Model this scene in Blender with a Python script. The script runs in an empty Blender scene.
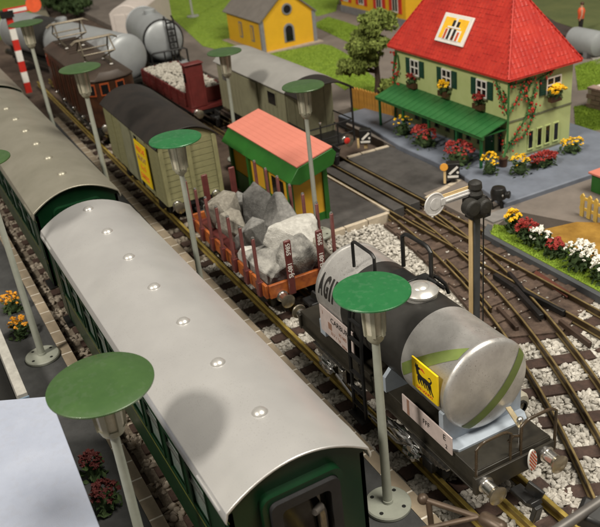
import bpy, bmesh, math, random
import numpy as np
from mathutils import Vector, Matrix, Euler, noise

sc = bpy.context.scene
col = sc.collection
rnd = random.Random(7)
PI = math.pi

# ------------------------------------------------------------------ camera
# 1 unit = 1 cm on the layout. X runs along the tracks towards the viewer's right,
# Y across the tracks away from the viewer, Z up (0 = rail head / platform top).
CAM = (0.0, 0.0, 14.3)
FPX, PCX, PCY = 813.138, 300.0, 263.5
RM = Matrix(((0.47865114, 0.87209625, -0.10169175),
             (0.37518333, -0.30787202, -0.87432962),
             (-0.79380763, 0.38034582, -0.47455927)))       # rows: right, down, forward
cam = bpy.data.cameras.new('camera')
cam_o = bpy.data.objects.new('camera', cam)
col.objects.link(cam_o)
r_, d_, f_ = RM[0], RM[1], RM[2]
cam_o.matrix_world = Matrix(((r_[0], -d_[0], -f_[0], CAM[0]),
                             (r_[1], -d_[1], -f_[1], CAM[1]),
                             (r_[2], -d_[2], -f_[2], CAM[2]), (0, 0, 0, 1)))
cam.sensor_width = 36.0
cam.lens = FPX / 600.0 * 36.0
cam.clip_start = 0.1
cam.clip_end = 1000.0
cam.dof.use_dof = True
cam.dof.focus_distance = 20.0
cam.dof.aperture_fstop = 0.62
cam.dof.aperture_blades = 0
sc.camera = cam_o

# ------------------------------------------------------------------ room light (indoors: lamps only)
world = bpy.data.worlds.new('World')
sc.world = world
world.use_nodes = True
bg = world.node_tree.nodes['Background']
bg.inputs[0].default_value = (1.0, 0.92, 0.80, 1)
bg.inputs[1].default_value = 0.17

def area(name, loc, target, energy, size, colr, shape='DISK'):
    l = bpy.data.lights.new(name, 'AREA')
    l.shape = shape
    l.size = size
    l.energy = energy
    l.color = colr
    o = bpy.data.objects.new(name, l)
    col.objects.link(o)
    o.location = loc
    o.rotation_euler = (Vector(target) - Vector(loc)).to_track_quat('-Z', 'Y').to_euler()
    return o

area('room_lamp', (-6, -53, 74), (-22, 10, 2), 70000, 13.0, (1.0, 0.925, 0.81))
area('ceiling_lamp', (14, 34, 88), (-26, 16, 0), 102000, 44.0, (1.0, 0.935, 0.82))
sc.view_settings.view_transform = 'Standard'
sc.view_settings.look = 'None'
sc.view_settings.exposure = 0.0
sc.view_settings.gamma = 1.0
sc.view_settings.use_curve_mapping = False

# ------------------------------------------------------------------ helpers
def at(px, py, z=0.0):
    """point of the layout at height z that stands at photo pixel (px, py)"""
    v = Vector(((px - PCX) / FPX, (py - PCY) / FPX, 1.0))
    d = RM.transposed() @ v
    t = (z - CAM[2]) / d.z
    return Vector(CAM) + d * t

def mat(name, c, rough=0.5, metal=0.0, var=0.12, scale=3.0, bump=0.0, bscale=None, c2=None, spec=0.5, coat=0.0, detail=5.0):
    m = bpy.data.materials.new(name)
    m.use_nodes = True
    nt = m.node_tree
    b = nt.nodes['Principled BSDF']
    b.inputs['Roughness'].default_value = rough
    b.inputs['Metallic'].default_value = metal
    b.inputs['Specular IOR Level'].default_value = spec
    b.inputs['Coat Weight'].default_value = coat
    tc = nt.nodes.new('ShaderNodeTexCoord')
    nz = nt.nodes.new('ShaderNodeTexNoise')
    nz.inputs['Scale'].default_value = scale
    nz.inputs['Detail'].default_value = detail
    nz.inputs['Roughness'].default_value = 0.65
    nt.links.new(tc.outputs['Object'], nz.inputs['Vector'])
    rp = nt.nodes.new('ShaderNodeValToRGB')
    if c2 is None:
        lo = [max(0, x * (1 - var)) for x in c]
        hi = [min(1, x * (1 + var)) for x in c]
    else:
        lo, hi = c, c2
    rp.color_ramp.elements[0].position = 0.33
    rp.color_ramp.elements[1].position = 0.67
    rp.color_ramp.elements[0].color = (*lo, 1)
    rp.color_ramp.elements[1].color = (*hi, 1)
    nt.links.new(nz.outputs['Fac'], rp.inputs['Fac'])
    nt.links.new(rp.outputs['Color'], b.inputs['Base Color'])
    # worn gloss
    mr = nt.nodes.new('ShaderNodeMapRange')
    mr.inputs['To Min'].default_value = max(0.02, rough - 0.08)
    mr.inputs['To Max'].default_value = min(1, rough + 0.1)
    nz2 = nt.nodes.new('ShaderNodeTexNoise')
    nz2.inputs['Scale'].default_value = scale * 2.3
    nz2.inputs['Detail'].default_value = 4
    nt.links.new(tc.outputs['Object'], nz2.inputs['Vector'])
    nt.links.new(nz2.outputs['Fac'], mr.inputs['Value'])
    nt.links.new(mr.outputs['Result'], b.inputs['Roughness'])
    if bump > 0:
        nb = nt.nodes.new('ShaderNodeTexNoise')
        nb.inputs['Scale'].default_value = bscale or scale * 6
        nb.inputs['Detail'].default_value = 6
        nt.links.new(tc.outputs['Object'], nb.inputs['Vector'])
        bp = nt.nodes.new('ShaderNodeBump')
        bp.inputs['Strength'].default_value = bump
        bp.inputs['Distance'].default_value = 0.03
        nt.links.new(nb.outputs['Fac'], bp.inputs['Height'])
        nt.links.new(bp.outputs['Normal'], b.inputs['Normal'])
    return m

def rail_mat(name, head, web, rough=0.4, metal=0.4):
    m = mat(name, head, rough, metal=metal, var=0.3, scale=2.0)
    nt = m.node_tree
    g = nt.nodes.new('ShaderNodeNewGeometry')
    sp = nt.nodes.new('ShaderNodeSeparateXYZ')
    nt.links.new(g.outputs['Normal'], sp.inputs[0])
    mr = nt.nodes.new('ShaderNodeMapRange')
    mr.inputs['From Min'].default_value = 0.4
    mr.inputs['From Max'].default_value = 0.95
    nt.links.new(sp.outputs['Z'], mr.inputs['Value'])
    mx = nt.nodes.new('ShaderNodeMix')
    mx.data_type = 'RGBA'
    mx.inputs['A'].default_value = (*web, 1)
    b = nt.nodes['Principled BSDF']
    old = b.inputs['Base Color'].links[0].from_socket
    nt.links.new(old, mx.inputs['B'])
    nt.links.new(mr.outputs['Result'], mx.inputs['Factor'])
    nt.links.new(mx.outputs['Result'], b.inputs['Base Color'])
    return m

def worn(m, amount=0.25, speck=30.0, dirt=(0.12, 0.09, 0.06), thr=0.72, scratch=True):
    """sparse dirt specks, fine grain and directional scuffs on a painted surface"""
    nt = m.node_tree
    b = nt.nodes['Principled BSDF']
    tc = nt.nodes.new('ShaderNodeTexCoord')
    n1 = nt.nodes.new('ShaderNodeTexNoise')
    n1.inputs['Scale'].default_value = speck
    n1.inputs['Detail'].default_value = 2
    n2 = nt.nodes.new('ShaderNodeTexNoise')
    n2.inputs['Scale'].default_value = 0.9
    n2.inputs['Detail'].default_value = 3
    for n in (n1, n2):
        nt.links.new(tc.outputs['Object'], n.inputs['Vector'])
    ad = nt.nodes.new('ShaderNodeMath')
    ad.operation = 'MULTIPLY_ADD'
    nt.links.new(n2.outputs['Fac'], ad.inputs[0])
    ad.inputs[1].default_value = 0.35
    nt.links.new(n1.outputs['Fac'], ad.inputs[2])
    mr = nt.nodes.new('ShaderNodeMapRange')
    mr.inputs['From Min'].default_value = thr + 0.1
    mr.inputs['From Max'].default_value = thr + 0.2
    mr.inputs['To Max'].default_value = amount * 2.4
    nt.links.new(ad.outputs[0], mr.inputs['Value'])
    mx = nt.nodes.new('ShaderNodeMix')
    mx.data_type = 'RGBA'
    old = b.inputs['Base Color'].links[0].from_socket
    nt.links.new(old, mx.inputs['A'])
    mx.inputs['B'].default_value = (*dirt, 1)
    nt.links.new(mr.outputs['Result'], mx.inputs['Factor'])
    nt.links.new(mx.outputs['Result'], b.inputs['Base Color'])
    # fine grain relief
    n3 = nt.nodes.new('ShaderNodeTexNoise')
    n3.inputs['Scale'].default_value = 45
    mp = nt.nodes.new('ShaderNodeMapping')
    mp.inputs['Scale'].default_value = (0.25, 1, 1) if scratch else (1, 1, 1)
    nt.links.new(tc.outputs['Object'], mp.inputs['Vector'])
    nt.links.new(mp.outputs['Vector'], n3.inputs['Vector'])
    bp = nt.nodes.new('ShaderNodeBump')
    bp.inputs['Strength'].default_value = 0.12
    bp.inputs['Distance'].default_value = 0.01
    nt.links.new(n3.outputs['Fac'], bp.inputs['Height'])
    if b.inputs['Normal'].links:
        nt.links.new(b.inputs['Normal'].links[0].from_socket, bp.inputs['Normal'])
    nt.links.new(bp.outputs['Normal'], b.inputs['Normal'])
    return m

class MB:
    """collects shapes and links them as one mesh object"""
    def __init__(self):
        self.v = []
        self.f = []
    def add(self, vs, fs):
        n = len(self.v)
        self.v += [tuple(p) for p in vs]
        self.f += [tuple(n + i for i in q) for q in fs]
        return self
    def box(self, x0, x1, y0, y1, z0, z1):
        vs = [(x0, y0, z0), (x1, y0, z0), (x1, y1, z0), (x0, y1, z0), (x0, y0, z1), (x1, y0, z1), (x1, y1, z1), (x0, y1, z1)]
        return self.add(vs, [(0, 3, 2, 1), (4, 5, 6, 7), (0, 1, 5, 4), (1, 2, 6, 5), (2, 3, 7, 6), (3, 0, 4, 7)])
    def obox(self, c, size, rot):
        m = rot if isinstance(rot, Matrix) else Euler(rot).to_matrix()
        a, b, d = size[0] / 2, size[1] / 2, size[2] / 2
        vs = [Vector(c) + m @ Vector(p) for p in ((-a, -b, -d), (a, -b, -d), (a, b, -d), (-a, b, -d), (-a, -b, d), (a, -b, d), (a, b, d), (-a, b, d))]
        return self.add(vs, [(0, 3, 2, 1), (4, 5, 6, 7), (0, 1, 5, 4), (1, 2, 6, 5), (2, 3, 7, 6), (3, 0, 4, 7)])
    def prism(self, pts, lo, hi, axis='z'):
        """polygon (counter-clockwise seen from +axis) extruded along an axis; pts in the two other axes"""
        n = len(pts)
        def mk(p, t):
            if axis == 'z': return (p[0], p[1], t)
            if axis == 'x': return (t, p[0], p[1])
            return (p[1], t, p[0])
        vs = [mk(p, lo) for p in pts] + [mk(p, hi) for p in pts]
        fs = [tuple(range(n - 1, -1, -1)), tuple(range(n, 2 * n))]
        fs += [(i, (i + 1) % n, n + (i + 1) % n, n + i) for i in range(n)]
        return self.add(vs, fs)
    def lathe(self, prof, o=(0, 0, 0), axis=(0, 0, 1), n=24, cap=True):
        ax = Vector(axis).normalized()
        q = ax.to_track_quat('Z', 'Y').to_matrix()
        vs, fs = [], []
        for (r, t) in prof:
            for k in range(n):
                a = 2 * PI * k / n
                vs.append(Vector(o) + q @ Vector((r * math.cos(a), r * math.sin(a), t)))
        for i in range(len(prof) - 1):
            for k in range(n):
                k2 = (k + 1) % n
                fs.append((i * n + k, i * n + k2, (i + 1) * n + k2, (i + 1) * n + k))
        if cap:
            fs.append(tuple(range(n - 1, -1, -1)))
            m = (len(prof) - 1) * n
            fs.append(tuple(range(m, m + n)))
        return self.add(vs, fs)
    def cyl(self, p0, p1, r0, r1=None, n=12):
        p0, p1 = Vector(p0), Vector(p1)
        return self.lathe([(r0, 0), (r0 if r1 is None else r1, (p1 - p0).length)], p0, p1 - p0, n)
    def tube(self, path, r, n=8, closed=False):
        path = [Vector(p) for p in path]
        m = len(path)
        vs, fs = [], []
        up = Vector((0, 0, 1))
        prev = None
        for i, p in enumerate(path):
            if closed:
                t = path[(i + 1) % m] - path[i - 1]
            else:
                t = path[min(i + 1, m - 1)] - path[max(i - 1, 0)]
            t.normalize()
            if prev is None:
                u = t.cross(up)
                if u.length < 1e-3: u = t.cross(Vector((1, 0, 0)))
                u.normalize()
            else:
                u = prev - t * prev.dot(t)
                u.normalize()
            prev = u
            w = t.cross(u)
            rr = r[i] if isinstance(r, (list, tuple)) else r
            for k in range(n):
                a = 2 * PI * k / n
                vs.append(p + (u * math.cos(a) + w * math.sin(a)) * rr)
        for i in range(m if closed else m - 1):
            j = (i + 1) % m
            for k in range(n):
                k2 = (k + 1) % n
                fs.append((i * n + k2, i * n + k, j * n + k, j * n + k2))
        if not closed:
            fs.append(tuple(range(n)))
            fs.append(tuple(range((m - 1) * n + n - 1, (m - 1) * n - 1, -1)))
        return self.add(vs, fs)
    def ball(self, c, r, n=10, sq=(1, 1, 1)):
        vs, fs = [], []
        h = max(5, n // 2 + 1)
        vs.append((c[0], c[1], c[2] - r * sq[2]))
        for i in range(1, h):
            t = -PI / 2 + PI * i / h
            for k in range(n):
                a = 2 * PI * k / n
                vs.append((c[0] + r * sq[0] * math.cos(t) * math.cos(a), c[1] + r * sq[1] * math.cos(t) * math.sin(a), c[2] + r * sq[2] * math.sin(t)))
        vs.append((c[0], c[1], c[2] + r * sq[2]))
        for k in range(n):
            fs.append((0, 1 + (k + 1) % n, 1 + k))
        for i in range(h - 2):
            for k in range(n):
                a, b = 1 + i * n + k, 1 + i * n + (k + 1) % n
                fs.append((a, b, b + n, a + n))
        top = len(vs) - 1
        for k in range(n):
            fs.append((1 + (h - 2) * n + k, 1 + (h - 2) * n + (k + 1) % n, top))
        return self.add(vs, fs)
    def mesh(self, name, m, smooth=35):
        me = bpy.data.meshes.new(name)
        me.from_pydata(self.v, [], self.f)
        me.materials.append(m)
        if smooth:
            me.polygons.foreach_set('use_smooth', [True] * len(me.polygons))
            me.set_sharp_from_angle(angle=math.radians(smooth))
        me.update()
        return me
    def build(self, name, m, parent=None, loc=(0, 0, 0), rot=(0, 0, 0), smooth=35, bevel=0.0):
        o = bpy.data.objects.new(name, self.mesh(name, m, smooth))
        col.objects.link(o)
        o.location = loc
        o.rotation_euler = rot
        if parent: o.parent = parent
        if bevel:
            b = o.modifiers.new('bevel', 'BEVEL')
            b.width = bevel
            b.segments = 2
            b.limit_method = 'ANGLE'
            b.angle_limit = math.radians(40)
        return o

def tag(o, label=None, cat=None, group=None, kind=None):
    if label: o['label'] = label
    if cat: o['category'] = cat
    if group: o['group'] = group
    if kind: o['kind'] = kind
    return o

def thing(name, label, cat, loc=(0, 0, 0), rz=0.0, group=None):
    o = bpy.data.objects.new(name, None)
    o.empty_display_size = 0.3
    col.objects.link(o)
    o.location = loc
    o.rotation_euler = (0, 0, rz)
    return tag(o, label, cat, group)

def inst(src, parent, loc, rot=(0, 0, 0), scale=None):
    """another object that shares src's mesh"""
    o = src.copy()
    col.objects.link(o)
    o.parent = parent
    o.location = loc
    o.rotation_euler = rot
    if scale: o.scale = scale
    return o

def txt(s, size, m, name, parent, loc, rot, thick=0.004, sx=1.0, align='CENTER', bold=0.0):
    """flat lettering as a thin mesh"""
    cu = bpy.data.curves.new(name, 'FONT')
    cu.body = s
    cu.size = size
    cu.extrude = thick
    cu.offset = bold
    cu.align_x = align
    cu.align_y = 'CENTER'
    cu.resolution_u = 3
    tmp = bpy.data.objects.new('tmp_text', cu)
    col.objects.link(tmp)
    dg = bpy.context.evaluated_depsgraph_get()
    me = bpy.data.meshes.new_from_object(tmp.evaluated_get(dg))
    bpy.data.objects.remove(tmp)
    me.name = name
    me.materials.clear()
    me.materials.append(m)
    o = bpy.data.objects.new(name, me)
    col.objects.link(o)
    o.parent = parent
    o.location = loc
    o.rotation_euler = rot
    o.scale = (sx, 1, 1)
    return o

# ---------------- stones by the thousand, one mesh
def _ico(sub):
    t = (1 + 5 ** 0.5) / 2
    v = [(-1, t, 0), (1, t, 0), (-1, -t, 0), (1, -t, 0), (0, -1, t), (0, 1, t), (0, -1, -t), (0, 1, -t), (t, 0, -1), (t, 0, 1), (-t, 0, -1), (-t, 0, 1)]
    f = [(0, 11, 5), (0, 5, 1), (0, 1, 7), (0, 7, 10), (0, 10, 11), (1, 5, 9), (5, 11, 4), (11, 10, 2), (10, 7, 6), (7, 1, 8), (3, 9, 4), (3, 4, 2), (3, 2, 6), (3, 6, 8), (3, 8, 9), (4, 9, 5), (2, 4, 11), (6, 2, 10), (8, 6, 7), (9, 8, 1)]
    v = [np.array(p, float) / np.linalg.norm(p) for p in v]
    for _ in range(sub):
        mid, nf = {}, []
        def m(a, b):
            k = (min(a, b), max(a, b))
            if k not in mid:
                p = v[a] + v[b]
                v.append(p / np.linalg.norm(p))
                mid[k] = len(v) - 1
            return mid[k]
        for a, b, c in f:
            x, y, z = m(a, b), m(b, c), m(c, a)
            nf += [(a, x, z), (b, y, x), (c, z, y), (x, y, z)]
        f = nf
    return np.array(v), np.array(f)
ICO = [_ico(0), _ico(1), _ico(2), _ico(3), _ico(4)]

def stones(name, pts, smin, smax, m, sub=1, seed=1, flat=0.75):
    rg = np.random.default_rng(seed)
    bv, bf = ICO[sub]
    pts = np.array(pts, float)
    n = len(pts)
    vars_ = []
    for _ in range(16):
        q = bv.copy()
        for _k in range(8):                       # chip the ball with random flats
            d = rg.normal(size=3); d /= np.linalg.norm(d)
            lim = rg.uniform(0.38, 0.72)
            s = q @ d
            q -= np.where(s > lim, s - lim, 0)[:, None] * d
        q += rg.normal(scale=0.05, size=q.shape)
        vars_.append(q)
    vars_ = np.array(vars_)
    V = vars_[rg.integers(0, 16, n)]
    sz = rg.uniform(smin, smax, (n, 1)) * rg.uniform(0.7, 1.25, (n, 3))
    sz[:, 2] *= flat
    V = V * sz[:, None, :]
    a = rg.uniform(0, 2 * PI, n)
    c, s = np.cos(a)[:, None], np.sin(a)[:, None]
    x = V[:, :, 0] * c - V[:, :, 1] * s
    y = V[:, :, 0] * s + V[:, :, 1] * c
    tl = rg.uniform(-0.6, 0.6, n)
    c, s = np.cos(tl)[:, None], np.sin(tl)[:, None]
    z = V[:, :, 2] * c - x * s
    x = x * c + V[:, :, 2] * s
    V = np.stack([x, y, z], 2) + pts[:, None, :]
    F = (bf[None] + (np.arange(n) * len(bv))[:, None, None]).reshape(-1, 3)
    me = bpy.data.meshes.new(name)
    me.vertices.add(n * len(bv))
    me.vertices.foreach_set('co', V.reshape(-1).astype(np.float32))
    me.loops.add(F.size)
    me.loops.foreach_set('vertex_index', F.reshape(-1).astype(np.int32))
    me.polygons.add(len(F))
    me.polygons.foreach_set('loop_start', np.arange(0, F.size, 3, dtype=np.int32))
    me.update(calc_edges=True)
    me.validate()
    me.materials.append(m)
    o = bpy.data.objects.new(name, me)
    col.objects.link(o)
    return o

def stone_mat(name, c1, c2, rough=0.85):
    """each stone its own shade"""
    m = mat(name, c1, rough, c2=c2, scale=2.0, bump=0.5, bscale=14)
    nt = m.node_tree
    g = nt.nodes.new('ShaderNodeNewGeometry')
    rp = nt.nodes.new('ShaderNodeValToRGB')
    rp.color_ramp.elements[0].color = (*c1, 1)
    rp.color_ramp.elements[1].color = (*c2, 1)
    nt.links.new(g.outputs['Random Per Island'], rp.inputs['Fac'])
    mx = nt.nodes.new('ShaderNodeMix')
    mx.data_type = 'RGBA'
    mx.inputs['Factor'].default_value = 0.6
    b = nt.nodes['Principled BSDF']
    old = b.inputs['Base Color'].links[0].from_socket
    nt.links.new(old, mx.inputs['A'])
    nt.links.new(rp.outputs['Color'], mx.inputs['B'])
    nt.links.new(mx.outputs['Result'], b.inputs['Base Color'])
    return m

# ------------------------------------------------------------------ materials
ASPH = mat('platform asphalt', (0.055, 0.056, 0.056), 0.75, var=0.35, scale=0.9, bump=0.3, bscale=18)
TILE = mat('edge tile', (0.32, 0.26, 0.185), 0.7, var=0.18, scale=1.2, bump=0.2, bscale=20)
MORTAR = mat('pale mortar', (0.76, 0.71, 0.62), 0.8)
ROAD = mat('road grey', (0.17, 0.145, 0.125), 0.8, var=0.15, scale=0.7, bump=0.2, bscale=20)
PLATE = mat('crossing plate', (0.062, 0.058, 0.055), 0.65, var=0.3, scale=1.1, bump=0.2, bscale=20)
PAVE = mat('blue grey paving', (0.15, 0.17, 0.212), 0.6, var=0.15, scale=0.9, bump=0.15)
KERB = mat('cream kerb', (0.5, 0.43, 0.33), 0.7, var=0.2, scale=2)
BOARD = mat('brown base board', (0.062, 0.04, 0.03), 0.85, c2=(0.12, 0.085, 0.062), scale=1.3, bump=0.5, bscale=10)
BED = mat('brown track bed', (0.045, 0.028, 0.02), 0.8, c2=(0.12, 0.08, 0.058), scale=3.0, bump=1.0, bscale=12)
GRASS = mat('green flock', (0.15, 0.24, 0.018), 0.95, c2=(0.22, 0.32, 0.028), scale=1.6, bump=0.5, bscale=14)
GRASS2 = mat('dull green flock', (0.075, 0.095, 0.03), 0.95, c2=(0.11, 0.125, 0.04), scale=0.5, bump=0.6)
RFLOW_SHADE = mat('shade-toned red blossom', (0.05, 0.006, 0.005), 0.75, c2=(0.1, 0.011, 0.008), scale=6)  # red blossoms with the shade they stand in put into the colour
DIRT = mat('ochre flock', (0.2, 0.1, 0.01), 0.95, c2=(0.36, 0.2, 0.03), scale=1.4, bump=0.8, bscale=12)
RAIL = rail_mat('brassy rail', (0.42, 0.31, 0.075), (0.22, 0.155, 0.045))
RAILB = rail_mat('dull brass rail', (0.25, 0.185, 0.08), (0.06, 0.04, 0.02))
SLEEP = mat('dark sleeper', (0.038, 0.022, 0.016), 0.7, c2=(0.075, 0.042, 0.031), scale=4, bump=0.4)
STONE = stone_mat('white ballast stone', (0.27, 0.25, 0.215), (0.64, 0.61, 0.55))
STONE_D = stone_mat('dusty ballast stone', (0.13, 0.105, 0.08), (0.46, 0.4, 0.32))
SILVER = worn(mat('silver paint', (0.64, 0.635, 0.63), 0.34, metal=0.6, c2=(0.72, 0.715, 0.705), scale=0.5, detail=3), 0.06)
SILVERB = worn(mat('olive silver paint', (0.3, 0.285, 0.225), 0.4, metal=0.5, c2=(0.37, 0.35, 0.285), scale=0.5, detail=3), 0.1)  # darker, more olive than the near coach roof
COACHG = mat('coach green', (0.003, 0.024, 0.008), 0.32, var=0.15, scale=1)
STRIPE_Y = mat('yellow lining', (0.09, 0.1, 0.02), 0.4)
RUBBER = mat('black rubber', (0.012, 0.012, 0.013), 0.55, var=0.3, scale=3)
BLACKM = mat('black metal', (0.012, 0.012, 0.012), 0.38, var=0.3, scale=3)
BLACKP = mat('black wagon paint', (0.022, 0.021, 0.018), 0.42, var=0.35, scale=1.2, bump=0.05)
FRAMEP = mat('dark olive frame', (0.024, 0.021, 0.015), 0.42, var=0.35, scale=1.5, bump=0.08)
KNOB = mat('pale roof knob', (0.6, 0.59, 0.57), 0.3, metal=0.6, var=0.05)
HATCH = mat('satin hatch metal', (0.62, 0.61, 0.58), 0.3, metal=0.6, var=0.1, scale=4)
GLASS = mat('coach window glass', (0.2, 0.24, 0.22), 0.08, var=0.1, spec=0.8)
DARKGL = mat('dark window', (0.008, 0.008, 0.009), 0.12)
CHROME = mat('bright metal', (0.72, 0.71, 0.69), 0.27, metal=1.0, var=0.08)
TANKS = worn(mat('tank silver', (0.5, 0.49, 0.475), 0.36, metal=0.62, c2=(0.66, 0.65, 0.63), scale=2.2, bump=0.08, bscale=9), 0.22, scratch=False)
TANKB = mat('tank black', (0.024, 0.023, 0.021), 0.5, var=0.25, scale=1.5)
LIME = mat('olive green stripe', (0.15, 0.2, 0.05), 0.5, var=0.1)
SIGNY = mat('sign yellow', (0.85, 0.6, 0.01), 0.4, var=0.05)
PAPER = mat('pink placard', (0.56, 0.47, 0.445), 0.6, var=0.1, scale=4)
INK = mat('black print', (0.02, 0.018, 0.016), 0.5)
INKR = mat('red print', (0.55, 0.08, 0.02), 0.5)
INKBR = mat('brown print', (0.3, 0.17, 0.12), 0.6)
WHITE = mat('white paint', (0.75, 0.73, 0.68), 0.45, var=0.06)
SADDLE = mat('pale blue saddle', (0.36, 0.41, 0.47), 0.45, var=0.08)
ORANGE = mat('orange plank', (0.19, 0.042, 0.012), 0.45, c2=(0.42, 0.12, 0.022), scale=2.6, bump=0.2)
OXIDE = mat('oxide red metal', (0.115, 0.03, 0.027), 0.4, var=0.2, scale=3)
OXIDE2 = mat('faded oxide stake', (0.17, 0.06, 0.055), 0.45, var=0.2, scale=3)
GONRED = mat('wagon dark red', (0.11, 0.017, 0.015), 0.45, var=0.2, scale=2)
OLIVE = mat('olive wagon board', (0.235, 0.225, 0.115), 0.5, var=0.15, scale=2, bump=0.1)
OLIVE2 = mat('pale olive board', (0.24, 0.235, 0.15), 0.5, var=0.12, scale=2, bump=0.1)
BLKROOF = mat('black brown roof', (0.008, 0.007, 0.0065), 0.45, c2=(0.022, 0.017, 0.014), scale=0.6)
GREYROOF = mat('grey wagon roof', (0.27, 0.265, 0.25), 0.5, var=0.1, scale=0.6)
LAMPG = worn(mat('green enamel', (0.011, 0.115, 0.034), 0.36, c2=(0.017, 0.14, 0.042), scale=2.0, coat=0.2), 0.07, 7, (0.1, 0.2, 0.12), 0.62, False)
LAMPG2 = worn(mat('aged green enamel', (0.036, 0.082, 0.024), 0.38, c2=(0.047, 0.1, 0.029), scale=2.0, coat=0.15), 0.06, 7, (0.1, 0.13, 0.09), 0.62, False)
POST = mat('grey green post', (0.31, 0.325, 0.275), 0.45, var=0.1, scale=2)
POSTY = mat('aged cream lamp', (0.32, 0.31, 0.235), 0.45, var=0.15, scale=3)
FROST = mat('frosted lamp glass', (0.5, 0.47, 0.37), 0.25, var=0.1, scale=4)
HOLE = mat('dark hole', (0.006, 0.006, 0.005), 0.8)
WALLG = mat('pale green plaster', (0.42, 0.49, 0.2), 0.65, c2=(0.48, 0.54, 0.24), scale=1.2, bump=0.05)
TRIMG = mat('grey green trim', (0.16, 0.17, 0.1), 0.6)
ROOFR = worn(mat('red roof', (0.42, 0.025, 0.018), 0.4, c2=(0.54, 0.042, 0.026), scale=1.6), 0.12, 14, (0.3, 0.06, 0.05), 0.66, False)
AWNG = mat('awning green', (0.016, 0.105, 0.026), 0.42, c2=(0.03, 0.14, 0.04), scale=1.3)
SHUT = mat('shutter green', (0.012, 0.055, 0.035), 0.45)
DOORG = mat('door green', (0.01, 0.1, 0.03), 0.45)
SIGNO = mat('orange yellow print', (0.9, 0.5, 0.03), 0.5)
LEAF = mat('dark leaf', (0.02, 0.045, 0.012), 0.8, c2=(0.05, 0.085, 0.02), scale=5)
LEAFT = mat('foam foliage', (0.13, 0.175, 0.03), 0.9, c2=(0.25, 0.3, 0.07), scale=2.5)
BARK = mat('bark', (0.05, 0.032, 0.02), 0.85, var=0.3, scale=6, bump=0.4)
YFLOW = mat('yellow blossom', (0.85, 0.5, 0.01), 0.7, var=0.2, scale=6)
OFLOW = mat('amber blossom', (0.6, 0.26, 0.01), 0.7, var=0.25, scale=6)
RFLOW = mat('red blossom', (0.2, 0.014, 0.011), 0.7, c2=(0.36, 0.032, 0.022), scale=6)
WFLOW = mat('white blossom', (0.8, 0.78, 0.7), 0.7, var=0.08, scale=6)
ROSE = mat('rose red', (0.42, 0.035, 0.02), 0.5)
STEMG = mat('vine green', (0.035, 0.13, 0.03), 0.6, var=0.2, scale=4)
POT = mat('brown pot', (0.07, 0.03, 0.015), 0.5)
YWALL = mat('yellow wall', (0.72, 0.4, 0.015), 0.6, var=0.06, scale=1)
YWALL2 = mat('deep yellow wall', (0.62, 0.34, 0.02), 0.6, var=0.06, scale=1)
GREYST = mat('grey stone trim', (0.2, 0.2, 0.21), 0.7, var=0.15, scale=2)
SLATE = mat('grey slate roof', (0.16, 0.145, 0.13), 0.7, var=0.12, scale=1.4, bump=0.2)
PINKR = mat('salmon roof', (0.6, 0.2, 0.145), 0.6, var=0.05, scale=1.0, bump=0.1)
GREENH = mat('hut green', (0.018, 0.115, 0.014), 0.45, var=0.12, scale=1.5)
FENCEO = mat('orange fence wood', (0.42, 0.2, 0.03), 0.6, var=0.2, scale=3)
FENCEY = mat('yellow fence wood', (0.62, 0.42, 0.09), 0.55, var=0.12, scale=3)
CREAM = mat('cream mast', (0.68, 0.5, 0.25), 0.45, var=0.08)
MASTG = mat('dark grey mast', (0.06, 0.065, 0.07), 0.45, var=0.15)
SIGRED = mat('signal red', (0.55, 0.03, 0.02), 0.4)
SIGORA = mat('signal orange red', (0.8, 0.12, 0.04), 0.4)
LOCO = mat('loco brown', (0.022, 0.009, 0.005), 0.36, c2=(0.055, 0.021, 0.009), scale=2.0)
LOCOR = mat('loco roof', (0.05, 0.036, 0.027), 0.5, var=0.2, scale=1.0)
WIRE = mat('pantograph metal', (0.12, 0.1, 0.07), 0.4, metal=0.5)
LOUV = mat('brown orange louvre', (0.062, 0.018, 0.007), 0.45, var=0.5)
LORANGE = mat('orange window frame', (0.25, 0.05, 0.012), 0.45)
TANKG = mat('grey tank', (0.33, 0.35, 0.36), 0.42, metal=0.2, var=0.08, scale=0.8)
PALEV = mat('pale van', (0.6, 0.54, 0.5), 0.5, var=0.06)
ROOFB = worn(mat('pale blue roof board', (0.31, 0.345, 0.435), 0.8, c2=(0.36, 0.395, 0.485), scale=0.8, bump=0.12, bscale=40), 0.07, 5, (0.3, 0.31, 0.35), 0.6, False)
BLUEB = mat('blue grey board', (0.14, 0.2, 0.27), 0.6, var=0.12)
CREAMW = mat('weathered pale wall', (0.34, 0.33, 0.3), 0.8, var=0.2, scale=3, bump=0.3)
BROWNR = mat('brown metal rod', (0.09, 0.062, 0.042), 0.42, metal=0.3, var=0.3)
BROWNG = mat('glossy brown wire', (0.055, 0.038, 0.022), 0.25, var=0.2)
RSTONE = [mat('rock dark grey', (0.066, 0.064, 0.06), 0.85, c2=(0.15, 0.146, 0.138), scale=5.5, bump=0.8, bscale=32),
          mat('rock grey', (0.13, 0.128, 0.122), 0.85, c2=(0.26, 0.255, 0.24), scale=5.5, bump=0.8, bscale=32),
          mat('rock pale', (0.37, 0.36, 0.33), 0.85, c2=(0.56, 0.55, 0.51), scale=5.5, bump=0.8, bscale=32),
          mat('rock tan', (0.16, 0.145, 0.12), 0.85, c2=(0.31, 0.29, 0.245), scale=5.5, bump=0.8, bscale=32),
          mat('rock mottled', (0.095, 0.092, 0.085), 0.85, c2=(0.38, 0.37, 0.34), scale=2.2, bump=1.0, bscale=16)]

# ================================================================== THE SETTING
def struct(name, mb, m, **k):
    o = mb.build(name, m, **k)
    o['kind'] = 'structure'
    return o

struct('ground', MB().box(-160, 40, -40, 120, -1.2, -0.45), BOARD)

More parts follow.
